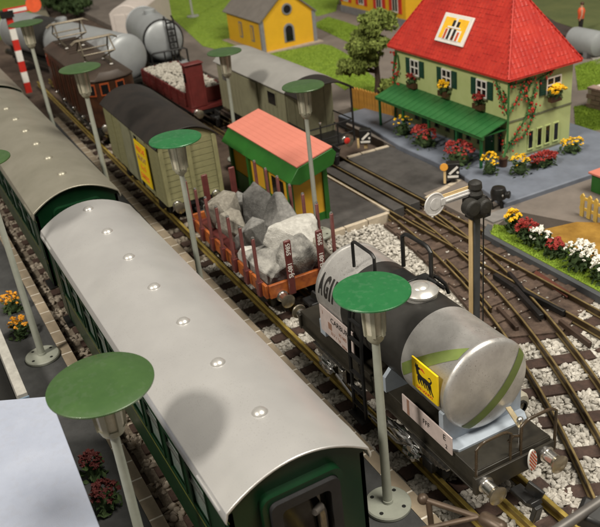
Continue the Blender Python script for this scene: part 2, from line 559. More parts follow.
LAWNS = [([(-21.25, 18.22), (-12, 18.12), (-12, 19.3), (-20.7, 19.5), (-21.75, 18.8)], 0.06, 5000)]
def poly(name, px, z, m, bottom=-0.46):
    """slab whose outline is given by photo pixels on its top"""
    pts = [(at(x, y, z).x, at(x, y, z).y) for x, y in px]
    a = sum(pts[i - 1][0] * pts[i][1] - pts[i][0] * pts[i - 1][1] for i in range(len(pts)))
    if a < 0: pts.reverse()
    if m is GRASS: LAWNS.append((pts, z, 14000))
    return struct(name, MB().prism(pts, bottom, z), m)

def yc(x):                      # centre line of the tank wagon's track
    return 9.72 - 0.018 * (x + 13)

# ---- platforms with edge tiles
def tiles(parent, x0, x1, step, yf, w, zt=0.012):
    mb = MB().box(-step / 2 + 0.03, step / 2 - 0.03, -w / 2, w / 2, -0.3, zt)
    me = mb.mesh('edge_tile', TILE)
    x = x0
    while x < x1:
        o = bpy.data.objects.new('edge_tile', me)
        col.objects.link(o)
        o.parent = parent
        o.location = (x + step / 2, yf(x + step / 2), rnd.uniform(-0.004, 0.004))
        o.rotation_euler = (0, 0, math.atan2(yf(x + 1) - yf(x), 1) + rnd.uniform(-0.004, 0.004))
        x += step

p1 = struct('platform', MB().box(-50, -4, -6, 2.36, -0.5, 0.0), ASPH)
struct('mortar_bed', MB().box(-50, -4, 2.37, 2.71, -0.45, 0.004), MORTAR, parent=p1)
tiles(p1, -50, -5, 0.78, lambda x: 2.54, 0.35)
ye = lambda x: 8.12 - 0.018 * (x + 13)
p2pts = [(-50, 6.35), (-4, 6.35), (-4, ye(-4) - 0.36), (-50, ye(-50) - 0.36)]
p2 = struct('platform', MB().prism(p2pts, -0.5, 0.0), ASPH)
struct('mortar_bed', MB().prism([(-50, ye(-50) - 0.355), (-4, ye(-4) - 0.355), (-4, ye(-4) - 0.01), (-50, ye(-50) - 0.01)], -0.45, 0.004), MORTAR, parent=p2)
tiles(p2, -50, -5, 0.86, lambda x: ye(x) - 0.18, 0.35)
tiles(p2, -34, -5, 0.86, lambda x: 6.17, 0.33)

# ---- tracks: three rails, sleepers one by one
def rail_mb(path, wd=1.0):
    """rail with head, web and foot swept along a path of (x, y)"""
    prof = [(u * wd, z) for u, z in ((-0.10, -0.27), (0.10, -0.27), (0.10, -0.235), (0.03, -0.21), (0.03, -0.07), (0.06, -0.055), (0.06, -0.012), (0.04, 0.0), (-0.04, 0.0), (-0.06, -0.012), (-0.06, -0.055), (-0.03, -0.07), (-0.03, -0.21), (-0.10, -0.235))]
    n = len(prof)
    mb = MB()
    vs, fs = [], []
    for i, (x, y) in enumerate(path):
        a, b = path[max(i - 1, 0)], path[min(i + 1, len(path) - 1)]
        t = Vector((b[0] - a[0], b[1] - a[1])).normalized()
        nx, ny = -t.y, t.x
        for (u, z) in prof:
            vs.append((x - nx * u, y - ny * u, z))
    for i in range(len(path) - 1):
        for k in range(n):
            fs.append((i * n + k, i * n + (k + 1) % n, (i + 1) * n + (k + 1) % n, (i + 1) * n + k))
    fs += [tuple(range(n - 1, -1, -1)), tuple(range((len(path) - 1) * n, len(path) * n))]
    return mb.add(vs, fs)

def sleepers(parent, pts, length, w=0.42):
    me = MB().box(-w / 2, w / 2, -length / 2, length / 2, -0.5, -0.262).mesh('sleeper', SLEEP)
    for (x, y, a) in pts:
        o = bpy.data.objects.new('sleeper', me)
        col.objects.link(o)
        o.parent = parent
        o.location = (x, y, rnd.uniform(-0.012, 0.0))
        o.rotation_euler = (0, 0, a + rnd.uniform(-0.012, 0.012))

def track(name, cf, x0, x1, railm, sl0=None, sl1=None, slen=2.75, step=1.06):
    wd = 0.95 if railm is RAIL else 0.6
    root = struct(name, rail_mb([(x, cf(x)) for x in np.arange(x0, x1 + 0.1, 1.0)], wd), railm)
    for off in (-0.825, 0.825):
        pth = []
        for x in np.arange(x0, x1 + 0.1, 1.0):
            s = (cf(x + 0.1) - cf(x - 0.1)) / 0.2
            l = math.hypot(1, s)
            pth.append((x - off * s / l, cf(x) + off / l))
        rail_mb(pth, wd).build('rail', railm, root)
    sp = []
    if sl0 is not None:
        for x in np.arange(sl0, sl1, step):
            s = (cf(x + 0.1) - cf(x - 0.1)) / 0.2
            sp.append((x, cf(x), math.atan(s)))
        sleepers(root, sp, slen)
    return root

track('railway_track', yc, -60, -2, RAIL, -49, -3, 2.75)
track('railway_track', lambda x: 4.5, -60, -2, RAIL, -44.3, -5, 2.7)
track('railway_track', lambda x: 17.4, -66, -6, RAILB, -16.4, -8, 2.75, 1.3)
track('railway_track', lambda x: 15.4, -66, -38.2, RAILB)
def ybr(x):
    return 17.4 - 42.0 + math.sqrt(42.0 ** 2 - max(0.0, x + 29.6) ** 2)
bt = track('branch_track', ybr, -25.2, -6, RAILB)
sp = []
for k in range(9):
    a0 = (-15.6 + 29.6) / 42.0
    a = math.asin(a0) + k * 1.3 / 42.0
    sp.append((-29.6 + 42.0 * math.sin(a), 17.4 - 42.0 + 42.0 * math.cos(a), -a))
sleepers(bt, sp, 2.75)

# brown bed of the turnout
bed = []
for x in np.arange(-25.0, -16.2, 0.8): bed.append((x, ybr(x) - 1.25))
bed += [(-16.2, ybr(-16.2) - 1.3), (-15.2, ybr(-15.2) + 1.0), (-15.9, 18.0), (-25.0, 18.9)]
tb = struct('turnout_bed', MB().prism(bed, -0.46, -0.2), BED)
x_ = -24.6
while x_ < -16.3:
    y0_, y1_ = ybr(x_) - 1.2, 18.75 if x_ < -17 else 18.4
    MB().box(x_ - 0.19, x_ + 0.19, y0_, y1_, -0.3, -0.13 + rnd.uniform(-0.01, 0.01)).build('sleeper', BED, tb)
    x_ += 0.86
for (c_, xa0, xb0) in ((lambda x: 17.4 + 0.64, -20.5, -16.8), (lambda x: ybr(x) - 0.66, -20.8, -17.0), (lambda x: 17.4 - 0.66, -24.2, -22.2), (lambda x: ybr(x) + 0.64, -24.0, -22.0)):
    rail_mb([(x, c_(x)) for x in np.arange(xa0, xb0, 0.5)], 0.55).build('check_rail', RAILB, tb)
struct('check_rail_plate', MB().prism([(at(x, y, -0.2).x, at(x, y, -0.2).y) for x, y in ((533, 277), (536, 273), (570, 295), (567, 300))][::-1], -0.14, -0.09), mat('oxide plate', (0.1, 0.03, 0.018), 0.6), parent=tb)

def bar(pxs, z, r, m, name, parent):
    pth = [at(x, y, z) for x, y in pxs]
    mb = MB()
    for a, b in zip(pth[:-1], pth[1:]):
        d = (b - a)
        mb.obox((a + b) / 2, (d.length + r * 0.6, r * 2, 0.2), (0, 0, math.atan2(d.y, d.x)))
    return mb.build(name, m, parent, bevel=0.02)
bar([(495, 276), (515, 289), (541, 317)], -0.02, 0.085, BLACKM, 'switch_blade', tb)
bar([(509, 274), (525, 293), (564, 313)], -0.04, 0.065, BLACKM, 'switch_blade', tb)

# dark third-rail trough strips on the bed
for (pxs) in ([(405, 217), (440, 240)], [(517, 329), (498, 309)], [(590, 345), (560, 322)]):
    bar(pxs, -0.14, 0.06, mat('dark trough', (0.05, 0.03, 0.02), 0.6), 'rail_chair', tb)

# ---- ballast
GRIT = mat('pale grit', (0.22, 0.2, 0.165), 0.9, c2=(0.5, 0.47, 0.41), scale=7, bump=1.0, bscale=20)
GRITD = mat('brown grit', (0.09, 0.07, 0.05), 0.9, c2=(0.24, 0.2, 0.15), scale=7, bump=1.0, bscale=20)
struct('ballast_bed', MB().prism([(-27, yc(-27) - 1.5), (-4, yc(-4) - 1.5), (-4, 13.2), (-8, ybr(-8) + 1.6), (-14.5, 18.2), (-16.2, 15.6), (-25.2, 16.0), (-25.2, 11.6), (-27, 11.6)], -0.455, -0.34), GRIT)
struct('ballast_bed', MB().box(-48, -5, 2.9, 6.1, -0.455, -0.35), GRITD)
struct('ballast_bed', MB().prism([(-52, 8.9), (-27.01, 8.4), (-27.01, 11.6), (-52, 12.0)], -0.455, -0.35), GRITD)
rg = np.random.default_rng(3)
def scatter(n, x0, x1, y0, y1, z0, z1, test=None):
    p = np.stack([rg.uniform(x0, x1, n), rg.uniform(y0, y1, n), rg.uniform(z0, z1, n)], 1)
    if test is not None:
        p = p[[bool(test(*q)) for q in p]]
    return p
def crib(x, x0, step, half):          # true between sleepers
    u = ((x - x0) / step) % 1.0
    return min(u, 1 - u) * step > half
def rails_clear(y, c, g=0.10):
    return all(abs(y - c - k) > g for k in (-0.825, 0, 0.825))
P = scatter(34000, -27, -4, 8.3, 11.3, -0.43, -0.27, lambda x, y, z: crib(x, -49, 1.06, 0.25) and rails_clear(y, yc(x)) and abs(y - yc(x)) < 1.45)
P2 = scatter(23000, -25.28, -4, 11.1, 16.5, -0.38, -0.16, lambda x, y, z: z < -0.22 + 0.12 * max(0.0, 1 - (x + 25.3) / 0.8) and y < ybr(x) - 1.38 and y > yc(x) + 1.35 and not (x < -24.2 and y < 12.0))
tag(stones('ballast_stones', np.concatenate([P, P2]), 0.062, 0.115, STONE, 1, 5), 'loose white ballast stones heaped around the tank wagon track', 'ballast', kind='stuff')
def onbranch(x, y):
    # signed distance to the branch centre line and distance run along it (circle of radius 42)
    dx, dy = x + 29.6, y - (17.4 - 42.0)
    return math.hypot(dx, dy) - 42.0, -29.6 + 42.0 * math.atan2(dx, dy)
def brtest(x, y, z):
    d, sl = onbranch(x, y)
    if x < -16.0 - 0.25 * (y - 15) and y < 18.2: return False
    if abs(d) < 1.4 and not crib(sl, SL0, 1.3, 0.27): return False
    if abs(d) >= 1.4 and y < 16.0 and d < 0: return False
    if abs(y - 17.4) < 1.4 and x > -16.4 and not crib(x, -16.4, 1.3, 0.27) and d > 1.4: return False
    return all(abs(d - k) > 0.1 for k in (-0.825, 0, 0.825)) and rails_clear(y, 17.4)
SL0 = onbranch(-15.6, ybr(-15.6))[1]
P = scatter(24000, -17.0, -6.5, 9.0, 18.7, -0.42, -0.26, brtest)
tag(stones('ballast_stones', P, 0.07, 0.125, STONE, 1, 6), 'white ballast in the beds of the curving branch track', 'ballast', kind='stuff')
P = scatter(260, -25, -16.2, 13.5, 18.6, -0.19, -0.12, lambda x, y, z: y > ybr(x) - 1.2)
tag(stones('stray_stones', P, 0.03, 0.075, STONE, 0, 19), 'few stray pale stone chips lying on the brown turnout bed', 'gravel', kind='stuff')
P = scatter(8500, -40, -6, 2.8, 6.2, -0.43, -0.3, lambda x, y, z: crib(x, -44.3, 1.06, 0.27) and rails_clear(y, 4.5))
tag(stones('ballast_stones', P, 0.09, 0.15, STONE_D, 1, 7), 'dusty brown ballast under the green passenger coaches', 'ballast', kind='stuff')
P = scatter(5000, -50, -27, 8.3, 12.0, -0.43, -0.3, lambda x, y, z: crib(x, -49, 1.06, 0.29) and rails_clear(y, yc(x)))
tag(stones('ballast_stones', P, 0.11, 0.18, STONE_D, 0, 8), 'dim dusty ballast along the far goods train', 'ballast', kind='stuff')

# ---- level crossing
lc = struct('crossing_road', MB().prism([(-31.7, 12.0), (-25.55, 12.0), (-25.55, 16.42), (-31.7, 16.42)], -0.46, -0.03), PLATE)
for (y0, y1) in ((16.74, 17.26), (17.54, 18.06)):
    MB().box(-31.6, -25.5, y0, y1, -0.46, -0.02).build('crossing_plate', PLATE, lc, bevel=0.02)
MB().box(-31.7, -26.1, 18.36, 20.78, -0.46, -0.03).build('crossing_plate', PLATE, lc)
MB().prism([(-26.1, 18.36), (-25.5, 18.36), (-26.1, 20.3)], -0.46, -0.031).build('crossing_plate', PLATE, lc)
def kerbrow(ax, ay, bx, by, n, w=0.2, z=0.02):
    d = Vector((bx - ax, by - ay))
    l = d.length / n
    a = math.atan2(d.y, d.x)
    me = MB().box(-l / 2 + 0.025, l / 2 - 0.025, -w / 2, w / 2, -0.46, z).mesh('kerb_stone', KERB)
    for i in range(n):
        o = bpy.data.objects.new('kerb_stone', me)
        col.objects.link(o)
        o.parent = lc
        p = Vector((ax, ay)) + d * ((i + 0.5) / n)
        o.location = (p.x, p.y, rnd.uniform(-0.01, 0.01))
        o.rotation_euler = (0, 0, a)
kerbrow(-25.4, 12.2, -25.4, 16.42, 4)
kerbrow(-25.5, 18.4, -26.1, 20.6, 3, 0.22)
kerbrow(-31.85, 18.4, -31.7, 20.7, 3, 0.2)
MB().box(-31.55, -25.5, 16.44, 16.53, -0.1, 0.03).build('kerb_stone', KERB, lc)

# ---- pavement of the station, road, lawns
pv = struct('pavement', MB().prism([(-37.0, 21.0), (-34.2, 21.2), (-31.0, 20.82), (-26.5, 20.82), (-22.7, 20.15), (-22.5, 26.6), (-22.7, 28.6), (-37.0, 28.6)], -0.46, 0.2), PAVE, bevel=0.05)
struct('road', MB().prism([(-26.0, 18.6), (-21.6, 18.55), (-22.2, 20.3), (-20.6, 21.0), (-16, 23.2), (-16, 29), (-27.5, 31), (-36, 35.5), (-37, 28), (-38, 23), (-36, 20.9), (-31.8, 20.86), (-26.2, 20.86)], -0.46, -0.01), ROAD)
struct('road', MB().prism([(-38.2, 19.6), (-38.2, 36), (-90, 38), (-100, 19.6)], -0.46, -0.012), ROAD)
struct('road', MB().prism([(-38.0, 28.6), (-27, 31.2), (-16, 29.2), (-10, 60), (-38, 60)], -0.46, -0.014), ROAD)
poly('lawn', [(162, 0), (240, -6), (238, 40), (250, 54), (230, 58), (215, 49), (203, 46), (168, 14)], 0.02, GRASS)
poly('lawn', [(262, 55), (322, 44), (332, 46), (350, 56), (370, 74), (400, 100), (398, 108), (352, 86), (345, 90), (318, 72), (275, 62)], 0.02, GRASS)
poly('lawn', [(312, 25), (328, 17), (345, 22), (378, 34), (374, 50), (350, 43)], 0.02, GRASS)
poly('lawn', [(250, -20), (342, -20), (336, 11), (318, 16), (300, 12), (262, -2)], 0.024, GRASS)
poly('lawn', [(352, 108), (398, 122), (396, 136), (378, 132), (352, 120)], 0.0, GRASS)
poly('lawn', [(575, 66), (610, 56), (614, 86), (578, 90)], 0.02, GRASS)
poly('lawn', [(574, 107), (590, 105), (614, 113), (612, 128), (576, 132)], 0.024, GRASS)
poly('lawn', [(520, -40), (660, -40), (640, 40), (600, 36), (556, 22), (530, 10)], 0.02, GRASS2)
poly('lawn', [(-60, -20), (52, -20), (36, 12), (10, 30), (-60, 60)], 0.02, GRASS)
poly('path', [(16, -14), (34, -14), (52, 22), (40, 26)], 0.024, mat('sandy path', (0.22, 0.2, 0.14), 0.9))
poly('path', [(540, 12), (556, 22), (600, 38), (640, 44), (640, 54), (596, 46), (560, 34)], 0.03, mat('dark path', (0.05, 0.035, 0.03), 0.8))
poly('path', [(590, 56), (640, 50), (640, 60), (596, 64)], 0.03, mat('grey path', (0.3, 0.28, 0.25), 0.8))
poly('path', [(352, 89), (399, 106), (398, 122), (352, 110)], 0.016, DIRT)

# flower bed beside the tracks
fb = struct('flower_bed', MB().prism([(-21.25, 18.22), (-6, 18.05), (-6, 19.3), (-20.7, 19.5), (-21.75, 18.8)], -0.46, 0.06), GRASS)
MB().prism([(-21.5, 18.02), (-6, 17.86), (-6, 18.05), (-21.25, 18.22), (-21.8, 18.75), (-22.0, 18.7)], -0.46, 0.03).build('kerb', mat('dark grey kerb', (0.07, 0.075, 0.08), 0.7), fb)
MB().box(-22.6, -21.9, 18.9, 20.1, -0.46, 0.06).build('kerb', mat('grey kerb', (0.2, 0.19, 0.18), 0.7), fb)
MB().prism([(-20.3, 19.5), (-6, 19.31), (-6, 22.2), (-19.1, 22.0), (-19.9, 21.2)], -0.46, 0.09).build('earth', DIRT, fb)

# short fibres of the lawns and the flower bed, one mesh
def in_poly(x, y, P):
    c = False
    for i in range(len(P)):
        (x1, y1), (x2, y2) = P[i - 1], P[i]
        if (y1 > y) != (y2 > y) and x < (x2 - x1) * (y - y1) / (y2 - y1) + x1: c = not c
    return c
BL = []
for P_, z_, n_ in LAWNS:
    xs_, ys_ = [p[0] for p in P_], [p[1] for p in P_]
    for _ in range(n_):
        x_, y_ = rnd.uniform(min(xs_), max(xs_)), rnd.uniform(min(ys_), max(ys_))
        if in_poly(x_, y_, P_): BL.append((x_, y_, z_))
gm = MB()
for (x_, y_, z_) in BL:
    a_, h_, w_ = rnd.uniform(0, 2 * PI), rnd.uniform(0.05, 0.11), rnd.uniform(0.012, 0.022)
    tx, ty = rnd.uniform(-0.06, 0.06), rnd.uniform(-0.06, 0.06)
    gm.add([(x_ - math.cos(a_) * w_, y_ - math.sin(a_) * w_, z_), (x_ + math.cos(a_) * w_, y_ + math.sin(a_) * w_, z_), (x_ + tx, y_ + ty, z_ + h_)], [(0, 1, 2)])
tag(gm.build('grass', GRASS, smooth=0), 'short green flock fibres on the lawns and the trackside bed', 'grass', kind='stuff')

# ================================================================== LAMPS
def disc_lamp(disc, base, D, label, green=LAMPG, post=POST, house=POSTY, pr=0.1):
    base, top = Vector(base), Vector(disc)
    ax = (top - base).normalized()
    root = thing('platform_lamp', label, 'lamp', base, 0, 'green disc lamps along the platforms')
    t = top - base
    L = t.length
    mb = MB()
    mb.lathe([(0.5, 0), (0.55, 0.02), (0.55, 0.09), (0.52, 0.12), (0.13, 0.135), (0.12, 0.2)], (0, 0, 0.0), (0, 0, 1), 36)
    b = mb.build('lamp_base', post, root)
    for k in range(4):
        a = 0.6 + k * PI / 2
        MB().cyl((0.4 * math.cos(a), 0.4 * math.sin(a), 0.1), (0.4 * math.cos(a), 0.4 * math.sin(a), 0.128), 0.05, n=12).build('screw_hole', HOLE, b)
    MB().lathe([(pr * 1.15, 0.12), (pr, L * 0.4), (pr * 0.9, L - 1.2)], (0, 0, 0), ax, 16).build('post', post, root)
    R = D * 0.16
    h = MB().lathe([(pr * 0.9, L - 1.24), (pr * 1.5, L - 1.18), (R * 0.7, L - 1.13), (R * 0.82, L - 1.02), (R * 0.86, L - 0.98)], (0, 0, 0), ax, 24).build('lamp_cup', house, root)
    MB().lathe([(R * 0.76, L - 1.03), (R * 0.86, L - 0.5), (R * 0.95, L - 0.05)], (0, 0, 0), ax, 24).build('lamp_glass', FROST, root)
    q = ax.to_track_quat('Z', 'Y').to_matrix()
    for k in range(6):
        a = k * PI / 3 + 0.35
        d0 = q @ Vector((math.cos(a), math.sin(a), 0))
        m3 = Matrix((ax.cross(d0), d0, ax)).transposed()
        c = ax * (L - 0.46) + d0 * (R * 0.92)
        rr = MB()
        p0 = ax * (L - 1.02) + d0 * R * 0.8
        p1 = ax * (L - 0.03) + d0 * R * 0.99
        s = ax.cross(d0) * (R * 0.2)
        n_ = d0 * 0.035
        vs = [p0 - s * 0.8 - n_, p0 + s * 0.8 - n_, p1 + s - n_, p1 - s - n_, p0 - s * 0.8 + n_, p0 + s * 0.8 + n_, p1 + s + n_, p1 - s + n_]
        rr.add(vs, [(0, 3, 2, 1), (4, 5, 6, 7), (0, 1, 5, 4), (1, 2, 6, 5), (2, 3, 7, 6), (3, 0, 4, 7)])
        rr.build('rib', house, root)
    rd = D / 2
    MB().lathe([(0.05, -0.02), (rd * 0.97, -0.05), (rd, -0.04), (rd, -0.012), (rd * 0.985, 0.0), (rd * 0.5, 0.035), (0.0001, 0.05)], t, (0, 0, 1), 72, cap=True).build('shade', green, root)
    return root

disc_lamp((-12.68, 1.79, 5.75), (-12.6, 1.75, 0), 1.97, 'large nearest platform lamp with moss green disc at lower left, beside pale blue roof', LAMPG2)
disc_lamp((-12.63, 7.64, 5.54), (-12.09, 7.35, 0), 1.66, 'bright green disc lamp leaning in front of the black and silver tank wagon')
disc_lamp((-23.56, 7.48, 6.04), (-23.5, 7.45, 0), 1.66, 'green disc lamp in front of the black roofed olive van with yellow poster', pr=0.09)
disc_lamp((-32.9, 7.08, 6.63), (-32.7, 7.1, 0), 1.66, 'green disc lamp standing before the brown electric locomotive', LAMPG2)
disc_lamp((-25.59, 13.2, 6.0), (-25.5, 13.15, 0), 1.54, 'green disc lamp beside the salmon roofed hut, in front of the grey van', LAMPG2, pr=0.085)
disc_lamp((-35.3, 14.3, 5.36), (-35.35, 14.25, 0), 1.62, 'green disc lamp beside the red wagon brake cabin', LAMPG2, pr=0.085)
disc_lamp((-42.2, 7.0, 7.12), (-41.9, 7.05, 0), 1.68, 'farthest green disc lamp, beside the red and white signal mast', LAMPG2)
pl = at(-20, 160, 6.7)
disc_lamp(pl, (-23.73, 1.82, 0), 1.7, 'platform lamp with round drilled base and its disc cut off at left edge', LAMPG2)
pf = at(193, 17, 0)
disc_lamp((pf.x - 0.1, pf.y, 6.4), pf, 1.66, 'lone pale lamp post standing on the lawn left of the yellow chapel')

# ================================================================== PASSENGER COACHES
def coach(x0, x1, label, roofm, front_detail=True, yof=4.5):
    cx, L = (x0 + x1) / 2, x1 - x0
    root = thing('passenger_coach', label, 'coach', (cx, yof, 0), 0, 'green coaches of the passenger train')
    h = L / 2
    # roof: curved sheet, rounded shoulders
    W, zt, ze = 1.56, 4.22, 3.42
    prof = [(W, ze), (W + 0.005, ze + 0.06), (W - 0.03, ze + 0.16)]
    N = 18
    for i in range(N + 1):
        a = (W - 0.05) * (1 - 2 * i / N)
        prof.append((a, ze + 0.2 + (zt - ze - 0.2) * (1 - (a / W) ** 2)))
    prof += [(-W + 0.03, ze + 0.16), (-W - 0.005, ze + 0.06), (-W, ze)]
    inner = [(y * 0.975, z - 0.05) for (y, z) in prof[::-1]]
    r = MB().prism(prof + inner, -h, h, 'x').build('roof', roofm, root, smooth=40, bevel=0.015)
    k = MB()
    nk = int(L // 2.07)
    vent = MB().lathe([(0.17, 0.0), (0.165, 0.02), (0.12, 0.07), (0.05, 0.1), (0.0001, 0.105)], (0, 0, 0), (0, 0, 1), 20)
    vm = vent.mesh('roof_vent', KNOB if roofm is SILVER else roofm)
    for i in range(nk):
        o = bpy.data.objects.new('roof_vent', vm)
        col.objects.link(o)
        o.parent = r
        o.location = (h - 1.55 - 2.07 * i, 0, zt - 0.012)
    for s in (-1, 1):
        for xx in (-h + 0.8, h - 0.8):
            MB().tube([(xx - 0.55, s * (W - 0.015), ze + 0.12), (xx, s * (W - 0.012), ze + 0.145), (xx + 0.55, s * (W - 0.015), ze + 0.12)], 0.022, 6).build('rain_strip', roofm, r)
    # body shell with real window openings
    Wb = 1.45
    zb = 0.75
    lo, hi = 1.95, 3.0
    hb = h - 0.12
    for s in (-1, 1):
        y0, y1 = (s * Wb, s * (Wb - 0.09))
        y0, y1 = min(y0, y1), max(y0, y1)
        sd = MB().box(-hb, hb, y0, y1, zb, lo).box(-hb, hb, y0, y1, hi, 3.5)
        nw = 9
        pitch = (2 * hb - 2.2) / nw
        xs = [-hb + 1.1 + pitch * (i + 0.5) for i in range(nw)]
        ww = pitch * 0.68
        edges = [-hb] + sum([[x - ww / 2, x + ww / 2] for x in xs], []) + [hb]
        for i in range(0, len(edges), 2):
            sd.box(edges[i], edges[i + 1], y0, y1, lo, hi)
        w_ = sd.build('side_wall', COACHG, root)
        for x in xs:
            fr = MB()
            yo0, yo1 = (s * (Wb + 0.03), s * (Wb - 0.02))
            yo0, yo1 = min(yo0, yo1), max(yo0, yo1)
            t = 0.055
            fr.box(x - ww / 2 - t, x + ww / 2 + t, yo0, yo1, hi, hi + t).box(x - ww / 2 - t, x + ww / 2 + t, yo0, yo1, lo - t, lo)
            fr.box(x - ww / 2 - t, x - ww / 2, yo0, yo1, lo, hi).box(x + ww / 2, x + ww / 2 + t, yo0, yo1, lo, hi)
            f = fr.build('window', COACHG, root)
            MB().box(x - ww / 2, x + ww / 2, s * (Wb - 0.05) - 0.01, s * (Wb - 0.05) + 0.01, lo, hi).build('pane', GLASS, f)
            MB().box(x - ww / 2, x + ww / 2, min(s * (Wb - 0.03), s * (Wb + 0.015)), max(s * (Wb - 0.03), s * (Wb + 0.015)), lo + 0.66, lo + 0.7).build('glazing_bar', CHROME, f)
        ln = MB().box(-hb, hb, min(s * Wb, s * (Wb + 0.008)), max(s * Wb, s * (Wb + 0.008)), 1.66, 1.71).box(-hb, hb, min(s * Wb, s * (Wb + 0.008)), max(s * Wb, s * (Wb + 0.008)), 3.26, 3.3)
        ln.build('lining', STRIPE_Y, w_)
        for xx in (-hb + 0.62, hb - 0.62):
            d = MB().box(xx - 0.36, xx + 0.36, min(s * Wb, s * (Wb + 0.02)), max(s * Wb, s * (Wb + 0.02)), 0.8, 3.15).build('door', COACHG, root)
            MB().cyl((xx + 0.25, s * (Wb + 0.02), 1.75), (xx + 0.25, s * (Wb + 0.07), 1.75), 0.03, n=8).build('handle', CHROME, d)
            MB().box(xx - 0.4, xx + 0.4, min(s * 1.3, s * 1.62), max(s * 1.3, s * 1.62), 0.55, 0.6).build('step', BLACKM, root)
    # end walls under the roof arch, gangway with rubber bellows
    for s in (-1, 1):
        X = s * hb
        ep = [(-Wb, zb), (Wb, zb), (Wb, 3.5)]
        for i in range(N + 1):
            a = Wb * (1 - 2 * i / N)
            ep.append((a, ze + 0.13 + (zt - ze - 0.2) * (1 - (a / W) ** 2)))
        ep.append((-Wb, 3.5))
        MB().prism(ep, min(X, X - s * 0.08), max(X, X - s * 0.08), 'x').build('end_wall', COACHG, root)
        def arch(w, z0, z1, rr):
            pts = [(-w, z0), (w, z0)]
            for i in range(7):
                a = i / 6 * PI / 2
                pts.append((w - rr + rr * math.cos(a), z1 - rr + rr * math.sin(a)))
            for i in range(7):
                a = PI / 2 + i / 6 * PI / 2
                pts.append((-w + rr + rr * math.cos(a), z1 - rr + rr * math.sin(a)))
            return pts
        o_, i_ = arch(0.86, 0.8, 3.62, 0.22), arch(0.74, 0.8, 3.5, 0.16)
        n = len(o_)
        def ring(o_, i_, xa, xb):
            vs = [(xa, *p) for p in o_] + [(xb, *p) for p in o_] + [(xa, *p) for p in i_] + [(xb, *p) for p in i_]
            fs = []
            for k in range(1, n):
                k2 = (k + 1) % n
                fs += [(k, k2, n + k2, n + k), (2 * n + k2, 2 * n + k, 3 * n + k, 3 * n + k2), (n + k, n + k2, 3 * n + k2, 3 * n + k), (k2, k, 2 * n + k, 2 * n + k2)]
            return vs, fs
        g = MB().add(*ring(o_, i_, X, X + s * 0.2)).build('gangway', COACHG, root)
        o2, i2 = arch(0.73, 0.85, 3.49, 0.16), arch(0.52, 0.85, 3.28, 0.12)
        MB().add(*ring(o2, i2, X + s * 0.0, X + s * 0.3)).build('bellows', RUBBER, g)
        MB().prism(arch(0.5, 0.85, 3.26, 0.1), min(X + s * 0.005, X + s * 0.03), max(X + s * 0.005, X + s * 0.03), 'x').build('gangway_door', DARKGL, g)
        pp = MB().tube([(X + s * 0.03, 0.36, 0.9), (X + s * 0.13, 0.36, 2.3), (X + s * 0.16, 0.34, 2.7), (X + s * 0.2, 0.3, 2.86), (X + s * 0.3, 0.12, 2.9)], [0.1, 0.1, 0.1, 0.09, 0.07], 10)
        pp.build('grab_pipe', mat('worn metal', (0.22, 0.2, 0.18), 0.3, metal=0.8, var=0.3), root)
        for yy in (-0.87, 0.87):
            MB().lathe([(0.11, 0), (0.11, 0.3), (0.09, 0.3), (0.09, 0.42), (0.24, 0.44), (0.24, 0.5)], (X, yy, 0.95), (s, 0, 0), 20).build('buffer', BLACKM, root)
    MB().box(-hb, hb, -1.25, 1.25, 0.66, 0.75).box(-2.2, 2.2, -0.9, 0.9, 0.35, 0.66).build('underframe', BLACKM, root)
    for bx in (-h + 2.6, h - 2.6):
        bg_ = MB().box(bx - 1.5, bx + 1.5, -1.02, -0.94, 0.3, 0.62).box(bx - 1.5, bx + 1.5, 0.94, 1.02, 0.3, 0.62).box(bx - 0.3, bx + 0.3, -1, 1, 0.4, 0.66).build('bogie', BLACKM, root)
        for wx in (bx - 1.0, bx + 1.0):
            wm = MB()
            for yy in (-0.84, 0.72):
                wm.lathe([(0.5, 0), (0.52, 0.03), (0.47, 0.12)], (wx, yy, 0.47), (0, 1, 0), 24)
            wm.cyl((wx, -0.8, 0.47), (wx, 0.8, 0.47), 0.06)
            wm.build('wheelset', BLACKM, bg_)
    return root

coach(-25.15, -10.45, 'nearest green coach with clean bright silver roof', SILVER)
coach(-43.0, -26.7, 'middle green coach with dull olive grey roof, behind the silver roofed one', SILVERB, yof=4.6)
coach(-60.0, -43.7, 'farthest green coach with olive grey roof, cut by the left edge', SILVERB, yof=4.7)

# ================================================================== WAGON PARTS
def wheelset(root, x, dy=0.0):
    wm = MB()
    for yy in (-0.84, 0.72):
        wm.lathe([(0.5, 0), (0.52, 0.03), (0.47, 0.12)], (x, yy, 0.47), (0, 1, 0), 24)
    wm.cyl((x, -0.95, 0.47), (x, 0.95, 0.47), 0.06)
    return wm.build('wheelset', BLACKM, root)

def buffers(root, X, s, z=1.15, dy=0.87, m=None):
    for yy in (-dy, dy):
        b = MB().lathe([(0.2, 0), (0.2, 0.05), (0.155, 0.06), (0.155, 0.32)], (X, yy, z), (s, 0, 0), 20).build('buffer', m or CHROME, root)
        MB().lathe([(0.1, 0.3), (0.1, 0.4), (0.22, 0.42), (0.235, 0.46), (0.15, 0.5), (0.0001, 0.51)], (X, yy, z), (s, 0, 0), 24).build('buffer_head', m or mat('worn buffer head', (0.4, 0.36, 0.28), 0.3, metal=0.9, var=0.2), b)

def coupler(root, X, s):
    c = MB().box(min(X, X + s * 0.55), max(X, X + s * 0.55), -0.16, 0.16, 0.5, 0.62).obox((X + s * 0.6, 0, 0.6), (0.26, 0.3, 0.12), (0, -0.5 * s, 0)).obox((X + s * 0.7, 0, 0.36), (0.14, 0.2, 0.5), (0, 0.2 * s, 0)).obox((X + s * 0.5, 0.12, 0.8), (0.42, 0.08, 0.3), (0, 0.3, 0.3))
    c.build('coupler', BLACKM, root, bevel=0.02)

